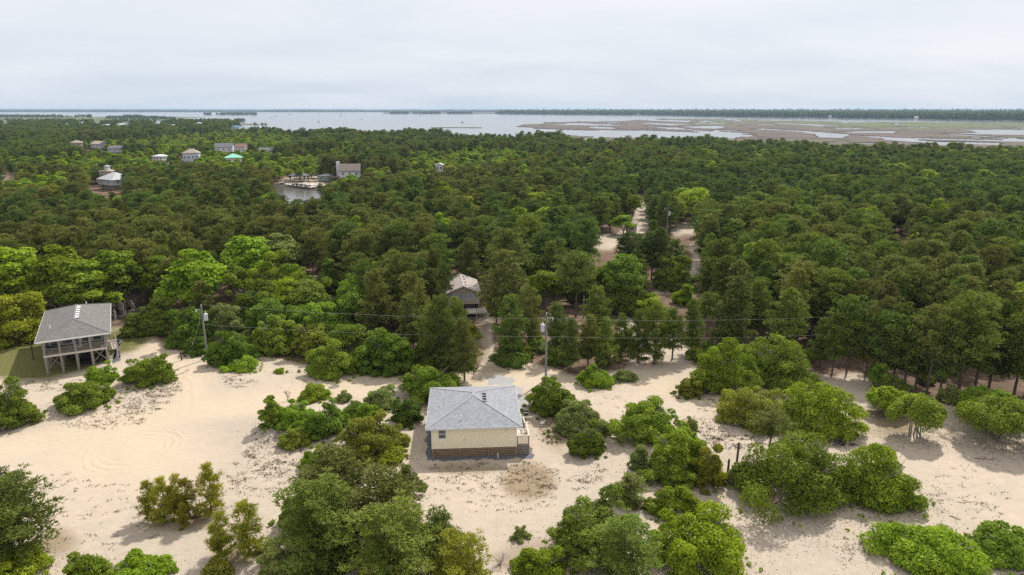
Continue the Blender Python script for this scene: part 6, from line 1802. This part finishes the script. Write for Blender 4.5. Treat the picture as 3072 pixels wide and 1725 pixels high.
# ---------------------------------------------------------------- dead stalks, needles and twigs strewn on the sand
def strew(name, areas, label, mat, ln_=.16, wd=.03):
    cs = []; ds = []
    for (a, b, rx, ry, n, cl_) in areas:
        m = n
        ang = rng.uniform(0, 6.28, m); q_ = np.sqrt(rng.random(m))
        for vx, vy in zip(a + np.cos(ang) * q_ * rx, b + np.sin(ang) * q_ * ry):
            x, y = G(vx, vy)
            k = int(rng.integers(4, 16) * cl_)
            r_ = .10 + .22 * rng.random() * cl_
            for _ in range(k):
                dx, dy = rng.normal() * r_ * 1.6, rng.normal() * r_
                cs.append((x + dx, y + dy, 0)); ds.append((rng.normal(), rng.normal(), abs(rng.normal()) * .55 + .1))
    c = np.array(cs); c[:, 2] = hgt(c[:, 0], c[:, 1]) + .01
    d = np.array(ds); d /= np.linalg.norm(d, axis=1, keepdims=True)
    V, F = blade_tufts(c, d, rng, 4, ln_, wd)
    V[:, 2] = np.maximum(V[:, 2], np.repeat(c[:, 2], 16) - .005)
    setp(link(name, mesh_np(name, V, F, M[mat], tint=rng.random(len(V)))), label, 'dead grass', kind='stuff')
strew('dry_weeds', [(330, 1010, 95, 36, 130, 1.0), (400, 985, 55, 22, 60, 1.4), (260, 1060, 110, 18, 60, .9), (600, 965, 36, 18, 26, 1.3), (690, 1140, 75, 60, 110, .9), (660, 1190, 90, 50, 60, .9), (1760, 1090, 70, 40, 70, 1.1), (1850, 1120, 70, 22, 60, 1.2),
                   (1820, 1020, 60, 28, 34, .8), (1330, 1210, 78, 50, 90, .6), (1200, 1190, 150, 30, 80, .6), (1230, 1250, 170, 45, 70, .5), (1480, 1190, 40, 25, 14, 1.0), (1455, 1215, 30, 20, 10, 1.0), (250, 1300, 180, 90, 60, .5),
                   (560, 1250, 90, 60, 40, .6), (2300, 1250, 120, 60, 30, .5), (2150, 1380, 60, 30, 16, .9), (2450, 1250, 120, 90, 40, .5), (620, 930, 60, 20, 14, .5), (1560, 1010, 60, 16, 14, .5), (130, 1210, 100, 30, 24, .5), (110, 965, 110, 22, 60, .8),
                   (1390, 1080, 35, 50, 70, .7), (1370, 1030, 20, 25, 40, .8)], 'dry brown weed tufts and dead stalks strewn over the pale sand', 'dry')
def flakes():
    c = []
    for x, y, rx, ry in LITTERED:
        if y > 112: continue
        n = int(70 * rx * ry + 60)
        a = rng.uniform(0, 6.28, n); q = np.abs(rng.normal(0, .75, n)) + .3
        c.append(np.stack([x - .25 + np.cos(a) * rx * q, y - .4 + np.sin(a) * ry * q], -1))
    c = np.concatenate(c); z = hgt(c[:, 0], c[:, 1]) + .02
    nn = rng.normal(size=(len(c), 3)) * .25 + [0, 0, 1]; nn /= np.linalg.norm(nn, axis=1, keepdims=True)
    V, F = quads_from(np.column_stack([c, z]), nn, rng.uniform(.03, .10, len(c)), .5, rng)
    setp(link('leaf_litter', mesh_np('leaf_litter', V, F, M['dry'], tint=np.repeat(rng.random(len(c)), 4))), 'brown leaf litter lying on the sand around the shrubs', 'leaf litter', kind='stuff')
flakes()
def branch(vx, vy, vx2, vy2, label, r=.03):
    x, y, z = GT(vx, vy); x2, y2, z2 = GT(vx2, vy2)
    t = empty('fallen_branch', (x, y, z + .02), 0, label, 'branch')
    mb = MB(); p = Vector((0, 0, 0)); e_ = Vector((x2 - x, y2 - y, z2 - z)); last = p
    for k in range(1, 7):
        c = p.lerp(e_, k / 6) + Vector((random.gauss(0, .08), random.gauss(0, .12), .05)); c.z = h1(x + c.x, y + c.y) - z + .03
        mb.tube(last, c, r * (1.1 - k * .12), r * (1 - k * .12), n=5); last = c
    mb.build('limb', M['twig_red'], t)
    mb = MB()
    for k in range(4):
        f = random.uniform(.3, .9); a = p.lerp(e_, f); a.z = h1(x + a.x, y + a.y) - z + .04
        b = a + Vector((random.gauss(0, .5), random.gauss(0, .5), .06)); mb.tube(a, b, r * .5, r * .2, n=4)
    mb.build('twig', M['twig_red'], t)
branch(2452, 1152, 2510, 1157, 'curved reddish branch lying on open bare sand by the flat topped shrub', .05)
branch(2408, 1262, 2480, 1266, 'thin forked branch on bare sand past the sprawling bush')
branch(2386, 1298, 2420, 1308, 'short brown branch on bare sand below the forked one', .04)
branch(2470, 1320, 2492, 1352, 'twisted dead branch near the long low bush', .04)
branch(1400, 1402, 1450, 1396, 'rotten log under the large dark glossy bush', .09)
branch(445, 945, 478, 928, 'long bleached root crossing the sand road', .04)
x, y, z = GT(2125, 1128)
t = empty('brush_heap', (x, y + 1, z), 0, 'heap of dark charred brush beside the sprawling green bush', 'brush heap')
mb = MB()
for k in range(70):
    a = random.uniform(0, 6.28); r_ = random.random() * 1.6
    p = Vector((math.cos(a) * r_, math.sin(a) * r_ * .7, random.random() * .7 * (1 - r_ / 2)))
    mb.tube(p, p + Vector((random.gauss(0, .8), random.gauss(0, .5), random.gauss(0, .15))), .035, .012, n=4)
mb.build('sticks', M['black'], t)
mb = MB()
for k in range(25):
    a = random.uniform(0, 6.28); p = Vector((math.cos(a) * random.random() * 1.4, math.sin(a) * random.random(), .2))
    mb.tube(p, p + Vector((random.gauss(0, .7), random.gauss(0, .5), random.gauss(.2, .15))), .04, .015, n=4)
mb.build('limbs', M['dead'], t)

# ================================================================ the air
HZ = 1
if HZ:
    hb = MB().box(-14000, 14000, -400, 14000, -4.5, 47)
    m, t_, n_, l_ = newmat('thin_haze')
    o_ = n_('ShaderNodeOutputMaterial'); v_ = n_('ShaderNodeVolumePrincipled')
    v_.inputs['Color'].default_value = (0.58, 0.78, 1.0, 1); v_.inputs['Density'].default_value = 0.00006; v_.inputs['Anisotropy'].default_value = 0.2
    l_(v_.outputs[0], o_.inputs['Volume'])
    hz_o = hb.build('haze', m); setp(hz_o, 'thin blue haze over land and water', 'haze', kind='stuff')
